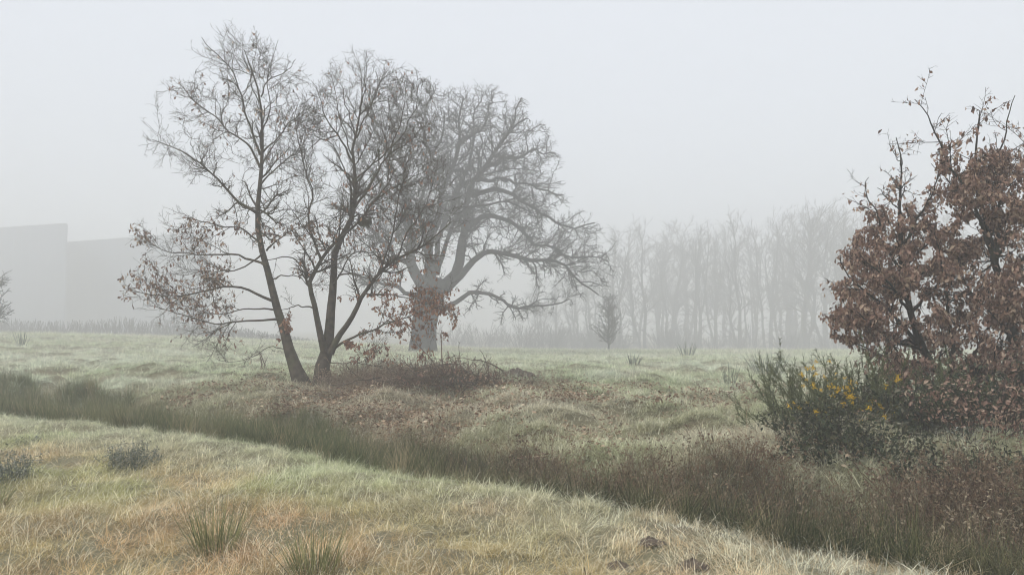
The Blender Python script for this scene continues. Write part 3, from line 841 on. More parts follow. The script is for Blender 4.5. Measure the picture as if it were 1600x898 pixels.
for k in range(46):
    X = rng.uniform(-14, 96); Y = rng.uniform(130, 156)
    P, R = bush_twigs(rng, 4, 3, rng.uniform(3.0, 6.0), 30, 0.06, 4)
    p2, r2 = spawn(P, R, 2.0, rng, (0.2, 1.0), (0.7, 0.2), (0.35, 0.3), 0.2, 0.05, 4, 0.7, 0.035)
    o_ = np.array([X, Y, float(H(X, Y))])
    parts += [tubes(P + o_, R, 3), tubes(p2 + o_, r2, 3)]
v, q = merge(parts)
link('undergrowth', make_mesh('undergrowth', v, q, M_BARK_OLD), label='faint scrubby undergrowth along the foot of the far tree row', cat='undergrowth', kind='stuff')

# --- pale flat-topped building and low hedge, far left
m, nt, out = mat('pale_cladding')
n1 = noise(nt, 0.6, 3)
surface(nt, out, ramp(nt, n1, [(0.3, (0.13, 0.16, 0.215)), (0.7, (0.15, 0.18, 0.24))]), 0.6); M_CLAD = m
m, nt, out = mat('roof_sheet'); surface(nt, out, (0.13, 0.16, 0.21), 0.6); M_ROOF = m
def box(x0, x1, y0, y1, z0, z1):
    v = np.array([[x, y, z] for x in (x0, x1) for y in (y0, y1) for z in (z0, z1)], float)
    f = np.array([[0, 1, 3, 2], [4, 6, 7, 5], [0, 4, 5, 1], [2, 3, 7, 6], [0, 2, 6, 4], [1, 5, 7, 3]])
    return v, f
def prism(a, b, depth, z0, z1):
    """upright block on the front line a-b, its end walls running straight back"""
    ca, cb = a + norm(a) * depth, b + norm(b) * depth
    foot = [a, b, cb, ca]
    v = np.array([[p[0], p[1], z] for z in (z0, z1) for p in foot])
    f = np.array([[3, 2, 1, 0], [4, 5, 6, 7], [0, 1, 5, 4], [1, 2, 6, 5], [2, 3, 7, 6], [3, 0, 4, 7]])
    return v, f
def frame_block(pxa, pxb, pya, pyb, Ya, depth, root):
    a = at(pxa, pya, Ya); top = a[2]
    _, cb = ray(pxb, pyb); Yb = (top - EYE) / cb
    b = at(pxb, pyb, float(Yb))
    a, b = a[:2], b[:2]
    link('wall', make_mesh('building_wall', *prism(a, b, depth, -6.0, top), M_CLAD, False), root)
    u = norm(b - a); nrm = np.array([u[1], -u[0]])
    link('roof', make_mesh('building_roof', *prism(a + nrm * 0.15, b + nrm * 0.15, depth + 0.3, top + 0.003, top + 0.4), M_ROOF, False), root)
    L = float(np.linalg.norm(b - a)); ang = math.atan2(u[1], u[0])
    pm = make_mesh('cladding_panel', *box(0.012, 2.988, -0.03, -0.004, -5.9, top - 0.1), M_CLAD, False)
    for k in range(int(L / 3)):
        s_ = link('panel', pm, root)
        s_.location = (*(a + u * 3 * k).tolist(), 0); s_.rotation_euler = (0, 0, ang)
broot = link('pale_building', None, label='large pale grey flat-topped building fading into fog at far left', cat='building')
frame_block(-200, 106, 371, 351, 208, 18, broot)
frame_block(98, 330, 381, 364, 199, 12, broot)
rng = np.random.default_rng(90)
P = []; R = []
n = 3600
hx = rng.uniform(-135, -22, n); hy = 104 + rng.normal(0, 0.8, n) - 0.05 * (hx + 60)
hz = H(hx, hy)
htop = EYE + 104 * 12.0 / FPX + 0.9 * (fbm(hx * 0.35, hx * 0) - 0.6)
K = 4
d = norm(np.stack([rng.normal(0, 0.3, n), rng.normal(0, 0.3, n), np.ones(n)], -1))
ln = np.maximum(htop - hz, 0.3) * smooth(-20, -50, hx) * rng.uniform(0.6, 1.1, n)
P = np.stack([np.stack([hx, hy, hz], -1) + d * (ln * t_)[:, None] + rng.normal(size=(n, 3)) * 0.06 for t_ in np.linspace(0, 1, K)], 1)
v, q = tubes(P, np.full((n, K), 0.035), 3)
link('hedge', make_mesh('hedge', v, q, M_BARK_OLD), label='low dim hedge line along the far left edge of the meadow', cat='hedge')

# ------------------------------------------------------------------ grass and ground cover (scattered clumps)
def blades(rng, n, radius, length, width, lean, curl, segs=3, heading=None, hspread=3.14, droop_w=1.0):
    """clump of tapered, bending blades -> verts, faces, along, rnd"""
    a = rng.uniform(0, 2 * np.pi, n); rad = radius * np.sqrt(rng.random(n))
    base = np.stack([rad * np.cos(a), rad * np.sin(a), np.full(n, -0.02)], -1)
    h = (a if heading is None else heading) + rng.uniform(-hspread, hspread, n)
    L = rng.uniform(*length, n); th0 = np.abs(rng.normal(lean[0], lean[1], n)); cu = np.abs(rng.normal(curl[0], curl[1], n))
    w = width * rng.uniform(0.6, 1.2, n)
    side = np.stack([-np.sin(h), np.cos(h), np.zeros(n)], -1)
    p = base.copy(); vs = []
    for k in range(segs + 1):
        wk = w * (1 - (k / segs) ** 1.6) if k < segs else w * 0.0
        if k < segs: vs += [p - side * (wk / 2)[:, None], p + side * (wk / 2)[:, None]]
        else: vs += [p.copy()]
        th_ = np.minimum(th0 + cu * (k + 0.5) / segs, 2.2)
        d = np.stack([np.sin(th_) * np.cos(h), np.sin(th_) * np.sin(h), np.cos(th_)], -1)
        p = p + d * (L / segs)[:, None]
    V = np.stack(vs, 1); nv = V.shape[1]
    o = (np.arange(n) * nv)[:, None]
    quads = np.concatenate([np.stack([2 * k + o[:, 0], 2 * k + 1 + o[:, 0], 2 * k + 3 + o[:, 0], 2 * k + 2 + o[:, 0]], -1) for k in range(segs - 1)]) if segs > 1 else np.zeros((0, 4), int)
    tris = np.stack([2 * (segs - 1) + o[:, 0], 2 * (segs - 1) + 1 + o[:, 0], 2 * segs + o[:, 0]], -1)
    al = np.tile(np.concatenate([np.repeat(np.arange(segs) / segs, 2), [1.0]]), n)
    rn = np.repeat(rng.random(n), nv)
    return V.reshape(-1, 3), [quads, tris], al, rn

def proto(name, v, faces, al, rn, m):
    return bpy.data.objects.new(name, make_mesh(name, v, faces, m, True, {'along': al, 'rnd': rn}))

def scatter(name, label, cat, protos, pos, rot, scl, tint, pid):
    """one ground-cover object: clumps placed on points"""
    me = bpy.data.meshes.new(name)
    n = len(pos)
    me.vertices.add(n); me.vertices.foreach_set('co', np.asarray(pos, np.float32).ravel())
    for k, v in (('rot', rot), ('tint', tint)):
        a = me.attributes.new(k, 'FLOAT_VECTOR', 'POINT'); a.data.foreach_set('vector', np.asarray(v, np.float32).ravel())
    a = me.attributes.new('scl', 'FLOAT', 'POINT'); a.data.foreach_set('value', np.asarray(scl, np.float32))
    a = me.attributes.new('pid', 'INT', 'POINT'); a.data.foreach_set('value', np.asarray(pid, np.int32))
    o = link(name, me, label=label, cat=cat, kind='stuff')
    ng = bpy.data.node_groups.new(name, 'GeometryNodeTree')
    ng.interface.new_socket('Geometry', in_out='INPUT', socket_type='NodeSocketGeometry')
    ng.interface.new_socket('Geometry', in_out='OUTPUT', socket_type='NodeSocketGeometry')
    gi = ng.nodes.new('NodeGroupInput'); go = ng.nodes.new('NodeGroupOutput')
    mp = ng.nodes.new('GeometryNodeMeshToPoints')
    ng.links.new(gi.outputs[0], mp.inputs[0])
    jn = ng.nodes.new('GeometryNodeJoinGeometry')
    def na(nm, t):
        x = ng.nodes.new('GeometryNodeInputNamedAttribute'); x.data_type = t; x.inputs[0].default_value = nm
        return x.outputs[0]
    rt, sc_, pi_ = na('rot', 'FLOAT_VECTOR'), na('scl', 'FLOAT'), na('pid', 'INT')
    e2r = ng.nodes.new('FunctionNodeEulerToRotation'); ng.links.new(rt, e2r.inputs[0])
    for k, p in enumerate(protos):
        oi = ng.nodes.new('GeometryNodeObjectInfo'); oi.inputs[0].default_value = p
        oi.inputs[1].default_value = True
        cmp_ = ng.nodes.new('FunctionNodeCompare'); cmp_.data_type = 'INT'; cmp_.operation = 'EQUAL'
        ng.links.new(pi_, cmp_.inputs[2]); cmp_.inputs[3].default_value = k
        ip = ng.nodes.new('GeometryNodeInstanceOnPoints')
        ng.links.new(mp.outputs[0], ip.inputs[0]); ng.links.new(cmp_.outputs[0], ip.inputs[1])
        ng.links.new(oi.outputs['Geometry'], ip.inputs[2])
        ng.links.new(e2r.outputs[0], ip.inputs[5]); ng.links.new(sc_, ip.inputs[6])
        ng.links.new(ip.outputs[0], jn.inputs[0])
    ng.links.new(jn.outputs[0], go.inputs[0])
    md = o.modifiers.new('clumps', 'NODES'); md.node_group = ng
    return o

def tintmix(*pairs):
    """blend colours by weights: (weight array, colour)"""
    W = sum(w for w, _ in pairs)
    return sum((w / W)[:, None] * np.array(c)[None] for w, c in pairs)

R3 = np.random.default_rng(99)
short = [proto('short_clump', *blades(R3, 70, 0.14, (0.07, 0.18), 0.0042, (0.95, 0.35), (0.9, 0.5), 3), M_GRASS) for _ in range(3)]
combed = [proto('combed_clump', *blades(R3, 70, 0.15, (0.10, 0.26), 0.0042, (1.0, 0.25), (0.8, 0.4), 3, 0.0, 0.7), M_GRASS) for _ in range(3)]
tuss = [proto('tussock_clump', *blades(R3, 70, 0.13, (0.15, 0.34), 0.006, (0.6, 0.3), (1.7, 0.5), 4), M_GRASS) for _ in range(3)]
rank = [proto('rank_clump', *blades(R3, 34, 0.16, (0.45, 0.95), 0.008, (0.22, 0.16), (0.5, 0.4), 4), M_REED) for _ in range(4)]
lanky = [proto('lanky_clump', *blades(R3, 34, 0.16, (0.4, 0.85), 0.008, (0.4, 0.25), (1.3, 0.6), 5), M_REED) for _ in range(3)]

# near grass, this side of the ditch
n = 34000
x = R3.uniform(-15, 9, n); y = R3.uniform(1.5, 17, n)
s = sdist(x, y)
keep = (s < 0.25 + 0.2 * vnoise(x * 2, y * 2)) & (np.abs(x) < 0.85 * y + 2.0) & (R3.random(n) < np.clip(7.5 / y, 0.45, 1.0))
x, y, s = x[keep], y[keep], s[keep]; n = len(x)
z = H(x, y)
big = fbm(x * 0.55 + 4, y * 0.55); fine = fbm(x * 2.2, y * 2.2, 2)
g_green = smooth(0.42, 0.62, big) * 0.9 + 0.12
frost = smooth(-1.6, -0.2, s) * 0.9 + 0.35 * smooth(9, 12, y)
straw = smooth(8.6, 5.6, y) * 1.6 * (1.25 - g_green) + 0.3
brown = smooth(0.5, 0.7, fine) * (0.45 + 0.5 * smooth(8, 5.5, y))
tint = tintmix((g_green * (1 - 0.65 * smooth(7.6, 6.0, y)), (0.38, 0.48, 0.17)), (straw, (0.80, 0.56, 0.32)), (frost, (0.64, 0.72, 0.52)), (brown, (0.52, 0.37, 0.24)))
tint *= R3.uniform(0.78, 1.2, (n, 1))
kind_ = np.where(R3.random(n) < 0.18 + 0.3 * (fine > 0.55), 2, np.where(R3.random(n) < 0.55, 1, 0))
edge = smooth(-1.3, -0.1, s) * smooth(-1, 2.5, x) * smooth(0.35, 0.75, R3.random(n))
tint = tint * (1 - 0.8 * edge[:, None]) + np.array([0.78, 0.82, 0.70]) * 0.8 * edge[:, None]
pid = kind_ * 3 + R3.integers(0, 3, n)
hd = (fbm(x * 0.9 + 31, y * 0.9) - 0.5) * 9 + R3.normal(0, 0.5, n)
rot = np.stack([R3.normal(0, 0.12, n), R3.normal(0, 0.12, n), hd], -1)
scl = R3.uniform(0.75, 1.25, n) * np.where(kind_ == 2, 0.72, 1.0)
scatter('near_grass', 'matted straw and green grass covering the near side of the ditch', 'grass', short + combed + tuss, np.stack([x, y, z - 0.01], -1), rot, scl, tint, pid)

# ditch: rushes and rank grass standing in it
n = 15000
x = R3.uniform(-26, 9, n); y = np.interp(x, _dx, _dy) + R3.uniform(0, 3.6, n) / 0.77
s = sdist(x, y)
bank = 2.2 + 0.7 * (vnoise(x * 0.8, y * 0.8) - 0.5) + 0.4 * smooth(-6, -10, x)
keep = (s > 0.12 + 0.25 * vnoise(x * 1.5, y * 1.5)) & (s < bank) & (np.abs(x) < 0.85 * y + 2.5) & (y > 2)
x, y, s = x[keep], y[keep], s[keep]; n = len(x)
leftw = smooth(0.5, -3.5, x)
fr = vnoise(x * 0.9 + 3, y * 0.9)
tint = tintmix((np.full(n, 0.8), (0.095, 0.115, 0.048)), (leftw * 0.5, (0.17, 0.20, 0.10)), (0.7 * smooth(0.55, 0.9, fr), (0.32, 0.29, 0.17)), (0.9 * (1 - leftw) * smooth(0.9, 1.8, s) * R3.random(n), (0.36, 0.28, 0.19)))
tint *= R3.uniform(0.6, 1.4, (n, 1))
tint *= (1 - 0.35 * (1 - leftw))[:, None]
st_ = (R3.random(n) < 0.12)[:, None]
tint = np.where(st_, np.array([[0.52, 0.42, 0.27]]), tint)
up_ = R3.random(n) < 0.18 + 0.72 * leftw
pid = np.where(up_, R3.integers(0, 4, n), 4 + R3.integers(0, 3, n))
tl = 0.10 + 0.26 * (1 - leftw)
rot = np.stack([R3.normal(0, 1, n) * tl, R3.normal(0, 1, n) * tl, R3.uniform(0, 6.28, n)], -1)
scl = R3.uniform(0.5, 1.05, n) * (0.55 + 0.45 * np.sin(np.pi * np.clip(s / 2.6, 0.12, 0.9)))
scatter('ditch_rushes', 'dense dark green rushes and rank grass filling the ditch', 'rushes', rank + lanky, np.stack([x, y, H(x, y)], -1), rot, scl, tint, pid)

# far bank and meadow
n = 76000
u = R3.random(n); r = 6.0 * (95.0 / 6.0) ** u
thv = R3.uniform(-0.86, 0.86, n)
x = np.sin(thv) * r; y = np.cos(thv) * r
s = sdist(x, y)
keep = (s > 1.9 + 0.5 * vnoise(x, y)) & (x > -75) & (R3.random(n) < np.where(r < 22, 1.0, 0.8))
x, y, s, r = x[keep], y[keep], s[keep], r[keep]; n = len(x)
big = fbm(x * 0.32 + 9, y * 0.32); fine = fbm(x * 1.4, y * 1.4, 2)
treelit = np.exp(-(((x + 3.4) / 4.2) ** 2 + ((y - 15.0) / 4.0) ** 2) ** 2)
mid = smooth(12, 3.0, s) * smooth(-9, -4, x)
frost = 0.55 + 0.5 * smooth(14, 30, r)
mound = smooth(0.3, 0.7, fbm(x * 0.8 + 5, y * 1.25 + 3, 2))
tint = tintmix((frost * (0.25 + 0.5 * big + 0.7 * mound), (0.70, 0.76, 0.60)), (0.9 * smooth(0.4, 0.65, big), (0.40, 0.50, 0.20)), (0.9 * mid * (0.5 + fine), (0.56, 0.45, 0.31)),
               (1.1 * treelit * (0.4 + fine), (0.38, 0.28, 0.19)), (0.6 * smooth(0.52, 0.7, fine) + 0.4 * (1 - mound), (0.42, 0.35, 0.22)))
tint *= R3.uniform(0.75, 1.22, (n, 1))
isT = R3.random(n) < 0.55
pid = np.where(isT, 6, np.where(R3.random(n) < 0.5, 3, 0)) + R3.integers(0, 3, n)
hd = (fbm(x * 0.6 + 31, y * 0.6) - 0.5) * 9 + R3.normal(0, 0.6, n)
rot = np.stack([R3.normal(0, 0.15, n), R3.normal(0, 0.15, n), hd], -1)
scl = R3.uniform(0.7, 1.25, n) * (0.95 + 0.022 * np.clip(r - 10, 0, 60)) * np.where(isT, 0.85, 1.3)
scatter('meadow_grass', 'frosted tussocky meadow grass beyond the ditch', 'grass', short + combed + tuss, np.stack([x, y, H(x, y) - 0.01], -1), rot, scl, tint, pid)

# fallen leaves under the young oaks
def litter_patch(rng, n, rad):
    a = rng.uniform(0, 6.28, n); r_ = rad * np.sqrt(rng.random(n))
    pos = np.stack([r_ * np.cos(a), r_ * np.sin(a), rng.uniform(-0.03, 0.11, n)], -1)
    v, q, rn = leaves(pos, rng.uniform(0, 6.28, n), rng.normal(0, 0.45, n), rng.normal(0, 0.5, n), rng.uniform(0.035, 0.078, n), rng, 'plain', 3, (0.2, 1.2))
    return bpy.data.objects.new('litter_patch', make_mesh('litter_patch', v, [q], M_LITTER, True, {'rnd': rn}))
lit = [litter_patch(R3, 26, 0.32) for _ in range(4)]
n = 3800
x = R3.normal(-1.8, 4.3, n); y = R3.normal(13.8, 2.8, n)
s = sdist(x, y)
keep = (s > 2.3) & (R3.random(n) < 0.08 + 0.75 * smooth(0.42, 0.62, fbm(x * 0.9, y * 0.9)))
x, y = x[keep], y[keep]; n = len(x)
scatter('leaf_litter', 'fallen brown oak leaves on the bank under the young oaks', 'fallen leaves', lit, np.stack([x, y, H(x, y) + 0.02], -1),
        np.stack([R3.normal(0, 0.1, n), R3.normal(0, 0.1, n), R3.uniform(0, 6.28, n)], -1), R3.uniform(0.8, 1.3, n), R3.uniform(0.75, 1.15, (n, 1)) * np.array([[1.0, 0.95, 0.84]]), R3.integers(0, 4, n))

# dry brown herbs on the right bank of the ditch
def herb(rng, n, h):
    a = rng.uniform(0, 6.28, n); r_ = 0.16 * np.sqrt(rng.random(n))
    K = 6
    d = norm(np.stack([rng.normal(0, 0.3, n), rng.normal(0, 0.3, n), np.ones(n)], -1))
    P = np.empty((n, K, 3)); P[:, 0] = np.stack([r_ * np.cos(a), r_ * np.sin(a), np.full(n, -0.03)], -1)
    ln = h * rng.uniform(0.55, 1.1, n)
    for k in range(1, K):
        d = norm(d + rng.normal(size=(n, 3)) * 0.16 - np.array([0, 0, 0.05]))
        P[:, k] = P[:, k - 1] + d * (ln / (K - 1))[:, None]
    R = 0.0035 * np.linspace(1, 0.5, K)[None] * np.ones((n, 1))
    p2, r2 = spawn(P, R, 12, rng, (0.4, 1.0), (0.6, 0.2), (0.2, 0.06), 0.15, 0.05, 4, 0.8, 0.002)
    v1, q1 = tubes(P, R, 3); v2, q2 = tubes(p2, r2, 3)
    tip = np.concatenate([p2[:, -1], p2[:, 2], P[:, -1]])
    tip = tip[rng.random(len(tip)) < 0.6]; m_ = len(tip)
    v3, q3, rn3 = leaves(tip, rng.uniform(0, 6.28, m_), rng.normal(0.1, 0.7, m_), rng.normal(0, 1, m_), rng.uniform(0.018, 0.05, m_), rng, 'plain', 2)
    rn = np.concatenate([np.repeat(rng.random(n), K * 3), np.repeat(rng.random(len(p2)), 12), rn3])
    v = np.concatenate([v1, v2, v3]); q = np.concatenate([q1, q2 + len(v1), q3 + len(v1) + len(v2)])
    return bpy.data.objects.new('herb_clump', make_mesh('herb_clump', v, [q], M_HERB, True, {'rnd': rn, 'along': np.zeros(len(v))}))
herbs = [herb(R3, 11, 0.75) for _ in range(5)]
n = 5200
x = R3.uniform(-1.5, 11, n); s = R3.uniform(0.9, 3.4, n); y = np.interp(x, _dx, _dy) + s / 0.77
w = smooth(-1.6, 1.5, x) * smooth(0.8, 1.6, s) * smooth(2.9, 1.7, s + 0.8 * vnoise(x, y) - 0.9 * smooth(3, 6, x))
keep = (R3.random(n) < w) & (y > 2.2) & (x < 0.8 * y + 2)
x, y, s = x[keep], y[keep], s[keep]; n = len(x)
f = vnoise(x * 1.1, y * 1.1 + 40)
tint = tintmix((np.full(n, 0.7), (0.25, 0.15, 0.10)), (f, (0.32, 0.22, 0.145)), (0.4 * (1 - f), (0.14, 0.13, 0.085)), (0.9 * (R3.random(n) < 0.2), (0.55, 0.46, 0.32)))
tint = np.where((R3.random(n) < 0.14)[:, None], np.array([[0.62, 0.52, 0.37]]), tint)
scatter('dry_bank_herbs', 'tangled dry reddish brown weeds along the right bank of the ditch', 'dry weeds', herbs, np.stack([x, y, H(x, y)], -1),
        np.stack([R3.normal(0, 0.34, n), R3.normal(0, 0.34, n), R3.uniform(0, 6.28, n)], -1), R3.uniform(0.45, 0.9, n), tint * R3.uniform(0.5, 1.15, (n, 1)), R3.integers(0, 5, n))

# russet undergrowth right of the young oaks
n = 360
x = R3.normal(-2.2, 1.6, n); y = R3.normal(17.0, 1.0, n)
keep = (x > -4.2) & (x < 1.2); x, y = x[keep], y[keep]; n = len(x)
tint = np.array([[0.31, 0.235, 0.175]]) * R3.uniform(0.7, 1.4, (n, 1))
scatter('russet_undergrowth', 'soft russet dead stems and brambles right of the young oak trunks', 'undergrowth', herbs, np.stack([x, y, H(x, y)], -1),
        np.stack([R3.normal(0, 0.3, n), R3.normal(0, 0.3, n), R3.uniform(0, 6.28, n)], -1), R3.uniform(0.35, 0.95, n), tint, R3.integers(0, 5, n))

# ------------------------------------------------------------------ single plants
def tuft(label, px_, py_, h_px, w_px, n, seed, group, frosty=False, Y=None, dead=True):
    rng = np.random.default_rng(seed)
    if Y is None: x0, y0, z0 = hit(px_, py_)
    else:
        a, _ = ray(px_, py_); x0, y0 = float(a * Y), Y; z0 = float(H(x0, y0))
    h = h_px / FPX * y0; w = w_px / FPX * y0
    o = link('rush_tuft', None, label=label, cat='rush tuft', group=group, loc=(x0, y0, z0))
    rad = w * 0.30
    a = rng.uniform(0, 6.28, n); r_ = rad * np.sqrt(rng.random(n))
    K = 5
    b = np.stack([r_ * np.cos(a), r_ * np.sin(a), np.full(n, -0.03)], -1)
    out_ = b[:, :2] / rad
    d = norm(np.concatenate([out_ * (w * 0.24 / h) * 1.5 + rng.normal(0, 0.10, (n, 2)), np.ones((n, 1))], 1))
    ln = h * rng.uniform(0.55, 1.12, n)
    P = np.empty((n, K, 3)); P[:, 0] = b
    for k in range(1, K):
        d = norm(d + rng.normal(size=(n, 3)) * 0.055 + np.concatenate([out_ * 0.02, np.zeros((n, 1))], 1))
        P[:, k] = P[:, k - 1] + d * (ln / (K - 1))[:, None]
    rw = max(0.0021, 0.45 * y0 / 739.0 * 0.6)
    R = rw * np.array([1, 1, 0.9, 0.7, 0.25])[None] * rng.uniform(0.7, 1.2, (n, 1))
    v, q = tubes(P, R, 4)
    link('stems', make_mesh('rush_stems', v, q, M_RUSH_FROST if frosty else M_RUSH, attrs={'rnd': np.repeat(rng.random(n), K * 4)}), o)
    if dead:
        v, f, al, rn = blades(rng, n, rad * 1.35, (h * 0.2, h * 0.6), rw * 2, (0.5, 0.3), (0.8, 0.4), 3)
        link('dead_base', make_mesh('rush_dead_base', v, f, M_STRAW, attrs={'rnd': rn}), o)
gp = 'rush tufts'
tuft('broad green rush tuft standing in the straw grass at lower left', 338, 858, 84, 108, 120, 1, gp)
tuft('green rush tuft cut by the bottom edge, right of the broad tuft', 490, 900, 82, 96, 120, 2, gp)
tuft('small rush tuft cut by the left edge of the picture', -8, 790, 48, 50, 60, 3, gp)
tuft('dark frosted rush tuft in the meadow left of the gorse', 1199, 588, 42, 60, 55, 4, gp, True)
tuft('thin frosted rush stems in the meadow, left of the dark rush tuft', 1140, 600, 34, 26, 18, 5, gp, True, dead=False)
tuft('faint rush tuft on the meadow crest right of the lone tree', 1074, 548, 24, 30, 26, 6, gp, True, Y=46)
tuft('faint upright stems on the meadow skyline at far left', 35, 528, 26, 22, 18, 7, gp, True, Y=42, dead=False)
tuft('pale frosted tuft in the middle of the right meadow', 990, 570, 20, 30, 26, 8, gp, True)

def bush(name, label, cat, px_, py_, w, h, seed, leafmat, nst, nleaf, lsize, stem=M_BARK_DARK, leaf='plain', rstem=0.005, group=None, Y=None, deep=None, open_=0.35):
    rng = np.random.default_rng(seed)
    if Y is None: x0, y0, z0 = hit(px_, py_)
    else:
        a, _ = ray(px_, py_); x0, y0 = float(a * Y), Y; z0 = float(H(x0, y0))
    o = link(name, None, label=label, cat=cat, group=group, loc=(x0, y0, z0))
    P, R = bush_twigs(rng, w * 0.6, (deep or w) * 0.6, h, nst, rstem, 6)
    p2, r2 = spawn(P, R, 7, rng, (0.25, 1.0), (0.7, 0.25), (0.3, 0.08), 0.2, 0.04, 5, 0.7, rstem * 0.5)
    v, q = merge([tubes(P, R, 4), tubes(p2, r2, 3)])
    link('stems', make_mesh(name + '_stems', v, q, stem, attrs={'rnd': rng.random(len(v))}), o)
    tips = np.concatenate([p2[:, 1:].reshape(-1, 3), P[:, 2:].reshape(-1, 3)])
    pk = tips[rng.integers(0, len(tips), nleaf)] + rng.normal(size=(nleaf, 3)) * 0.02
    v, q, rn = leaves(pk, rng.uniform(0, 6.28, nleaf), rng.normal(-0.1, 0.6, nleaf), rng.normal(0, 0.8, nleaf), rng.uniform(*lsize, nleaf), rng, leaf)
    link('leaves', make_mesh(name + '_leaves', v, q, leafmat, attrs={'rnd': rn}), o, kind='stuff')
    return o
bush('frosted_weed', 'grey frosted weed clump on the near grass, left of centre', 'weed', 205, 728, 0.6, 0.36, 1, M_LEAF_FROST, 90, 1300, (0.014, 0.034), rstem=0.004, stem=M_RUSH_FROST)
bush('frosted_weed', 'grey frosted weed clump at the left edge of the near grass', 'weed', 8, 750, 0.6, 0.40, 2, M_LEAF_FROST, 90, 1300, (0.014, 0.034), rstem=0.004, stem=M_RUSH_FROST)
bush('frosted_weed', 'low grey frosted weed near the top of the near grass, left end', 'weed', 45, 693, 0.5, 0.16, 3, M_LEAF_FROST, 40, 500, (0.014, 0.03), rstem=0.004, stem=M_RUSH_FROST)
bush('frosted_weed', 'small grey dead weed on the near grass beside the ditch bend', 'weed', 495, 775, 0.3, 0.10, 4, M_LEAF_FROST, 26, 260, (0.014, 0.03), rstem=0.004, stem=M_RUSH_FROST)
bush('bramble_thicket', 'dark green bramble thicket under the leaning brown oak', 'bramble', 1440, 728, 2.6, 0.95, 5, M_LEAF_GREEN, 200, 4200, (0.035, 0.075), Y=9.3, deep=1.4)
bush('bramble_thicket', 'dark scrub between the two brown oak trunks', 'bramble', 1585, 700, 2.2, 1.15, 6, M_LEAF_GREEN, 160, 2600, (0.035, 0.075), Y=9.9, deep=1.3)
bush('bramble_thicket', 'low dark bramble at the left foot of the gorse', 'bramble', 1290, 720, 1.7, 0.55, 16, M_LEAF_GREEN, 110, 1900, (0.03, 0.065), Y=8.9, deep=1.0)
bush('bramble_thicket', 'low dark bramble sprawl in front of the gorse above the dry weeds', 'bramble', 1330, 745, 2.0, 0.5, 26, M_LEAF_GREEN, 120, 1900, (0.03, 0.065), Y=8.1, deep=0.9)
bush('bramble_thicket', 'dark green bramble below the low copper saplings at right', 'bramble', 1500, 770, 1.9, 0.55, 27, M_LEAF_GREEN, 120, 1900, (0.03, 0.065), Y=7.6, deep=0.9)
bush('oak_sapling', 'low oak sapling with copper brown leaves below the brown oaks', 'sapling', 1530, 735, 1.3, 0.95, 7, M_LEAF_BROWN, 50, 700, (0.035, 0.075), leaf='oak', Y=8.6, deep=0.9)
bush('oak_sapling', 'brown-leaved oak sapling cut by the right edge below the brown oaks', 'sapling', 1612, 740, 0.9, 0.7, 8, M_LEAF_BROWN, 36, 420, (0.035, 0.075), leaf='oak', Y=8.4)
bush('frosted_weed', 'pale grey frosted clump among brown saplings at right', 'weed', 1497, 722, 0.42, 0.34, 9, M_LEAF_FROST, 70, 260, (0.02, 0.04), Y=8.2, rstem=0.005)

# gorse with yellow flowers
def gorse(label, px_, Y, w, h, nst, seed, flowers):
    rng = np.random.default_rng(seed)
    a, _ = ray(px_, 600); x0 = float(a * Y); z0 = float(H(x0, Y))
    o = link('gorse_bush', None, label=label, cat='gorse', loc=(x0, Y, z0))
    P, R = bush_twigs(rng, w, w * 0.6, h, nst, 0.007, 8)
    p2, r2 = spawn(P, R, 5, rng, (0.2, 0.95), (0.5, 0.2), (0.25, 0.12), 0.1, 0.12, 6, 0.7, 0.004)
    v, q = merge([tubes(P, R, 4), tubes(p2, r2, 3)])
    link('stems', make_mesh('gorse_stems', v, q, M_GORSE, attrs={'rnd': rng.random(len(v)) * 0.4}), o)
    vs = []
    for (pp, rr_), dens in (((P, R), 85), ((p2, r2), 85)):
        sp, sr = spawn(pp, rr_, dens, rng, (0.12, 1.0), (0.8, 0.25), (0.0, 0.055), 0.1, 0.02, 2, 0.5, 0.0035)
        vs.append((sp, sr))
    sp = np.concatenate([a_ for a_, _ in vs]); sr = np.concatenate([b_ for _, b_ in vs])
    v, q = tubes(sp, sr, 3)
    link('spines', make_mesh('gorse_spines', v, q, M_GORSE, attrs={'rnd': np.repeat(rng.random(len(sp)), 6)}), o, kind='stuff')
    # flower clusters
    fv, fq, _ = leaves(rng.normal(size=(16, 3)) * 0.018, rng.uniform(0, 6.28, 16), rng.uniform(-0.2, 1.2, 16), rng.normal(0, 1, 16), rng.uniform(0.02, 0.034, 16), rng, 'plain', 2)
    fm = make_mesh('gorse_flower', fv, fq, M_FLOWER)
    cand = np.concatenate([P[:, 3:].reshape(-1, 3), p2[:, 2:].reshape(-1, 3)])
    cu, cv = pix(cand + np.array([x0, Y, z0]))
    used = []
    for fx, fy, m_ in flowers * 2:
        dd = (cu - fx) ** 2 + (cv - fy) ** 2 + 400 * np.maximum(cand[:, 1], -0.3)
        for k in rng.choice(np.argsort(dd)[:m_ * 9], m_, replace=False):
            f_ = link('flower', fm, o)
            f_.location = (cand[k] + rng.normal(size=3) * 0.03 + np.array([0, -0.05, 0])).tolist()
            f_.rotation_euler = (float(rng.uniform(0, 6)), float(rng.uniform(0, 6)), float(rng.uniform(0, 6)))
            s_ = float(rng.uniform(0.5, 0.95)); f_.scale = (s_, s_, s_)
gorse('dark green gorse bush with scattered yellow flowers beside the brown oak', 1332, 9.9, 1.95, 1.25, 170, 61,
      [(1312, 612, 5), (1325, 605, 4), (1330, 620, 4), (1280, 604, 2), (1274, 572, 3), (1290, 640, 3), (1275, 650, 3), (1265, 652, 2), (1361, 634, 4), (1388, 640, 5), (1375, 636, 2), (1390, 595, 3), (1262, 590, 3), (1318, 626, 4), (1300, 590, 3), (1345, 650, 3), (1250, 630, 3)])

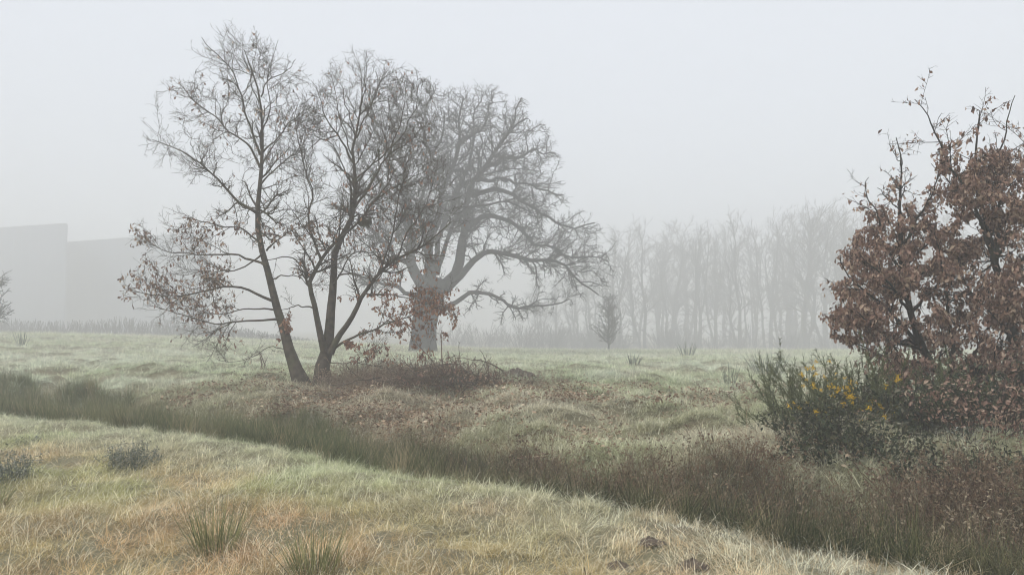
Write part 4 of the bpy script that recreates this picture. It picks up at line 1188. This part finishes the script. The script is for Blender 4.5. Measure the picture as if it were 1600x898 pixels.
# brush pile of dead branches beside the young oaks
rng = np.random.default_rng(71)
x0, y0, z0 = hit(690, 600)
o = link('brush_pile', None, label='heap of dead branches and brambles right of the young oaks', cat='brush pile', loc=(x0, y0, z0))
for k in range(8):
    K = 7
    p = np.array([rng.normal(0, 0.7), rng.normal(0, 0.35), rng.uniform(0.0, 0.35)])
    d = norm(np.array([rng.normal(), rng.normal() * 0.5, abs(rng.normal(0, 0.3)) + 0.05])); P = [p]
    for _ in range(K - 1):
        d = norm(d + rng.normal(size=3) * 0.2); p = p + d * rng.uniform(0.15, 0.26); P.append(p)
    P = np.array(P); P[:, 2] = np.maximum(P[:, 2], 0.03)
    v, q = tubes(P[None], np.linspace(0.02, 0.007, K)[None] * rng.uniform(0.6, 1.2), 6)
    link('branch', make_mesh('dead_branch', v, q, M_DEADWOOD), o)
parts = []
n = 520
cx = np.clip(rng.normal(0, 0.85, n), -2.0, 1.9); cy = rng.normal(0, 0.4, n)
P = np.empty((n, 6, 3)); P[:, 0] = np.stack([cx, cy, np.zeros(n)], -1)
d = norm(np.stack([rng.normal(0, 0.7, n), rng.normal(0, 0.5, n), np.abs(rng.normal(0.5, 0.4, n))], -1)); ln = rng.uniform(0.3, 0.9, n) * np.exp(-(cx / 1.6) ** 2)
for k in range(1, 6):
    d = norm(d + rng.normal(size=(n, 3)) * 0.25 - np.array([0, 0, 0.12])); P[:, k] = P[:, k - 1] + d * (ln / 5)[:, None]
R = np.full((n, 6), 0.005)
p2, r2 = spawn(P, R, 5, rng, (0.2, 1), (0.8, 0.3), (0.3, 0.08), 0.2, 0.02, 4, 0.8, 0.004)
v, q = merge([tubes(P, R, 3), tubes(p2, r2, 3)])
link('twigs', make_mesh('brush_twigs', v, q, M_DEADWOOD), o, kind='stuff')
nl = 500
pk = p2.reshape(-1, 3); pk = pk[rng.integers(0, len(pk), nl)]
v, q, rn = leaves(**droopy_leaves(pk, rng, (0.05, 0.10)), rng=rng, kind='plain')
link('leaves', make_mesh('brush_leaves', v, q, M_LEAF_BROWN, attrs={'rnd': rn}), o, kind='stuff')

def dead_stalk(label, px_, py_, h_px, seed, Y=None, n=3, group='dead weed stalks'):
    rng = np.random.default_rng(seed)
    if Y is None: x0, y0, z0 = hit(px_, py_)
    else: a, _ = ray(px_, py_); x0, y0 = float(a * Y), Y; z0 = float(H(x0, Y))
    h = h_px / FPX * y0
    o = link('dead_weed', None, label=label, cat='dead weed', group=group, loc=(x0, y0, z0))
    P, R = bush_twigs(rng, h * 0.3, h * 0.3, h, n, max(0.004, 0.0007 * y0), 7)
    p2, r2 = spawn(P, R, 4.0 / h, rng, (0.35, 1.0), (0.6, 0.2), (0.3, 0.0), 0.12, 0.06, 5, 0.7, max(0.003, 0.0005 * y0))
    p3, r3 = spawn(p2, r2, 5.0 / h, rng, (0.3, 1.0), (0.6, 0.2), (0.3, 0.02), 0.15, 0.05, 4, 0.8, max(0.002, 0.0004 * y0))
    link('stem', make_mesh('weed_stem', *tubes(P, R, 5), M_DEADWOOD), o)
    link('twigs', make_mesh('weed_twigs', *merge([tubes(p2, r2, 3), tubes(p3, r3, 3)]), M_DEADWOOD), o, kind='stuff')
dead_stalk('bare dead weed stalks at the bottom edge right of centre', 906, 905, 50, 1, n=5)
dead_stalk('branched brown weed standing on the bank in front of the gorse', 1108, 700, 58, 2, n=3)
dead_stalk('dead stalks rising from the right end of the brush heap', 765, 585, 48, 3, n=4)
dead_stalk('bent dead stalks on top of the brush heap', 720, 590, 55, 4, n=5)
dead_stalk('thin brown stems just right of the three-stemmed oak', 560, 590, 50, 5, n=8)
dead_stalk('bare low dead branches beside the leaning trunk', 415, 575, 40, 6, n=5)

# molehills / soil clods
def clod(label, px_, py_, w_px, seed):
    rng = np.random.default_rng(seed)
    x0, y0, z0 = hit(px_, py_)
    w = w_px / FPX * y0 / 2
    nr, ns = 9, 22
    aa = np.linspace(0, 2 * np.pi, ns, endpoint=False); tt = np.linspace(0.04, 1, nr)
    T_, A_ = np.meshgrid(tt, aa, indexing='ij')
    rr_ = w * T_ * (1 + 0.25 * (vnoise(np.cos(A_) * 2 + seed * 7, np.sin(A_) * 2) - 0.5) * 2)
    zz_ = w * 0.36 * (np.cos(T_ * np.pi) + 1) / 2 + (vnoise(np.cos(A_) * rr_ / w * 5 + seed, np.sin(A_) * rr_ / w * 5) - 0.5) * w * 0.35 - 0.02
    v = np.stack([rr_ * np.cos(A_), rr_ * np.sin(A_) * 0.8, zz_], -1).reshape(-1, 3)
    i, j = np.meshgrid(np.arange(ns), np.arange(nr - 1))
    q = np.stack([j * ns + i, (j + 1) * ns + i, (j + 1) * ns + (i + 1) % ns, j * ns + (i + 1) % ns], -1).reshape(-1, 4)
    v = np.concatenate([v, [[0, 0, w * 0.33]]]); c_ = len(v) - 1
    tri = np.stack([np.full(ns, c_), np.arange(ns), (np.arange(ns) + 1) % ns], -1)
    link('molehill', make_mesh('molehill', v, [q[:, ::-1], tri], M_SOIL), label=label, cat='molehill', group='molehills', loc=(x0, y0, z0 + 0.03))
clod('small brown molehill at the bottom edge right of the dead stalks', 965, 888, 44, 1)
clod('dark molehill at the bottom edge, the rightmost one', 1082, 886, 50, 2)
clod('dark earth lump at the near edge of the ditch above the other molehills', 1015, 850, 44, 3)
clod('dark rotten earth hump at the right end of the brush heap', 808, 588, 60, 4)

# ------------------------------------------------------------------ haze
m, nt, out = mat('fog')
pv = nd(nt, 'ShaderNodeVolumePrincipled')
pv.inputs['Color'].default_value = (0.945, 0.95, 0.95, 1)
pv.inputs['Density'].default_value = 0.0088
pv.inputs['Anisotropy'].default_value = 0.0
nt.links.new(pv.outputs[0], out.inputs['Volume'])
v, f = box(-500, 500, -500, 500, -9.0, 31.0)
link('haze', make_mesh('haze', v, f, m, False), label='even pale fog filling the whole meadow', cat='fog', kind='stuff')
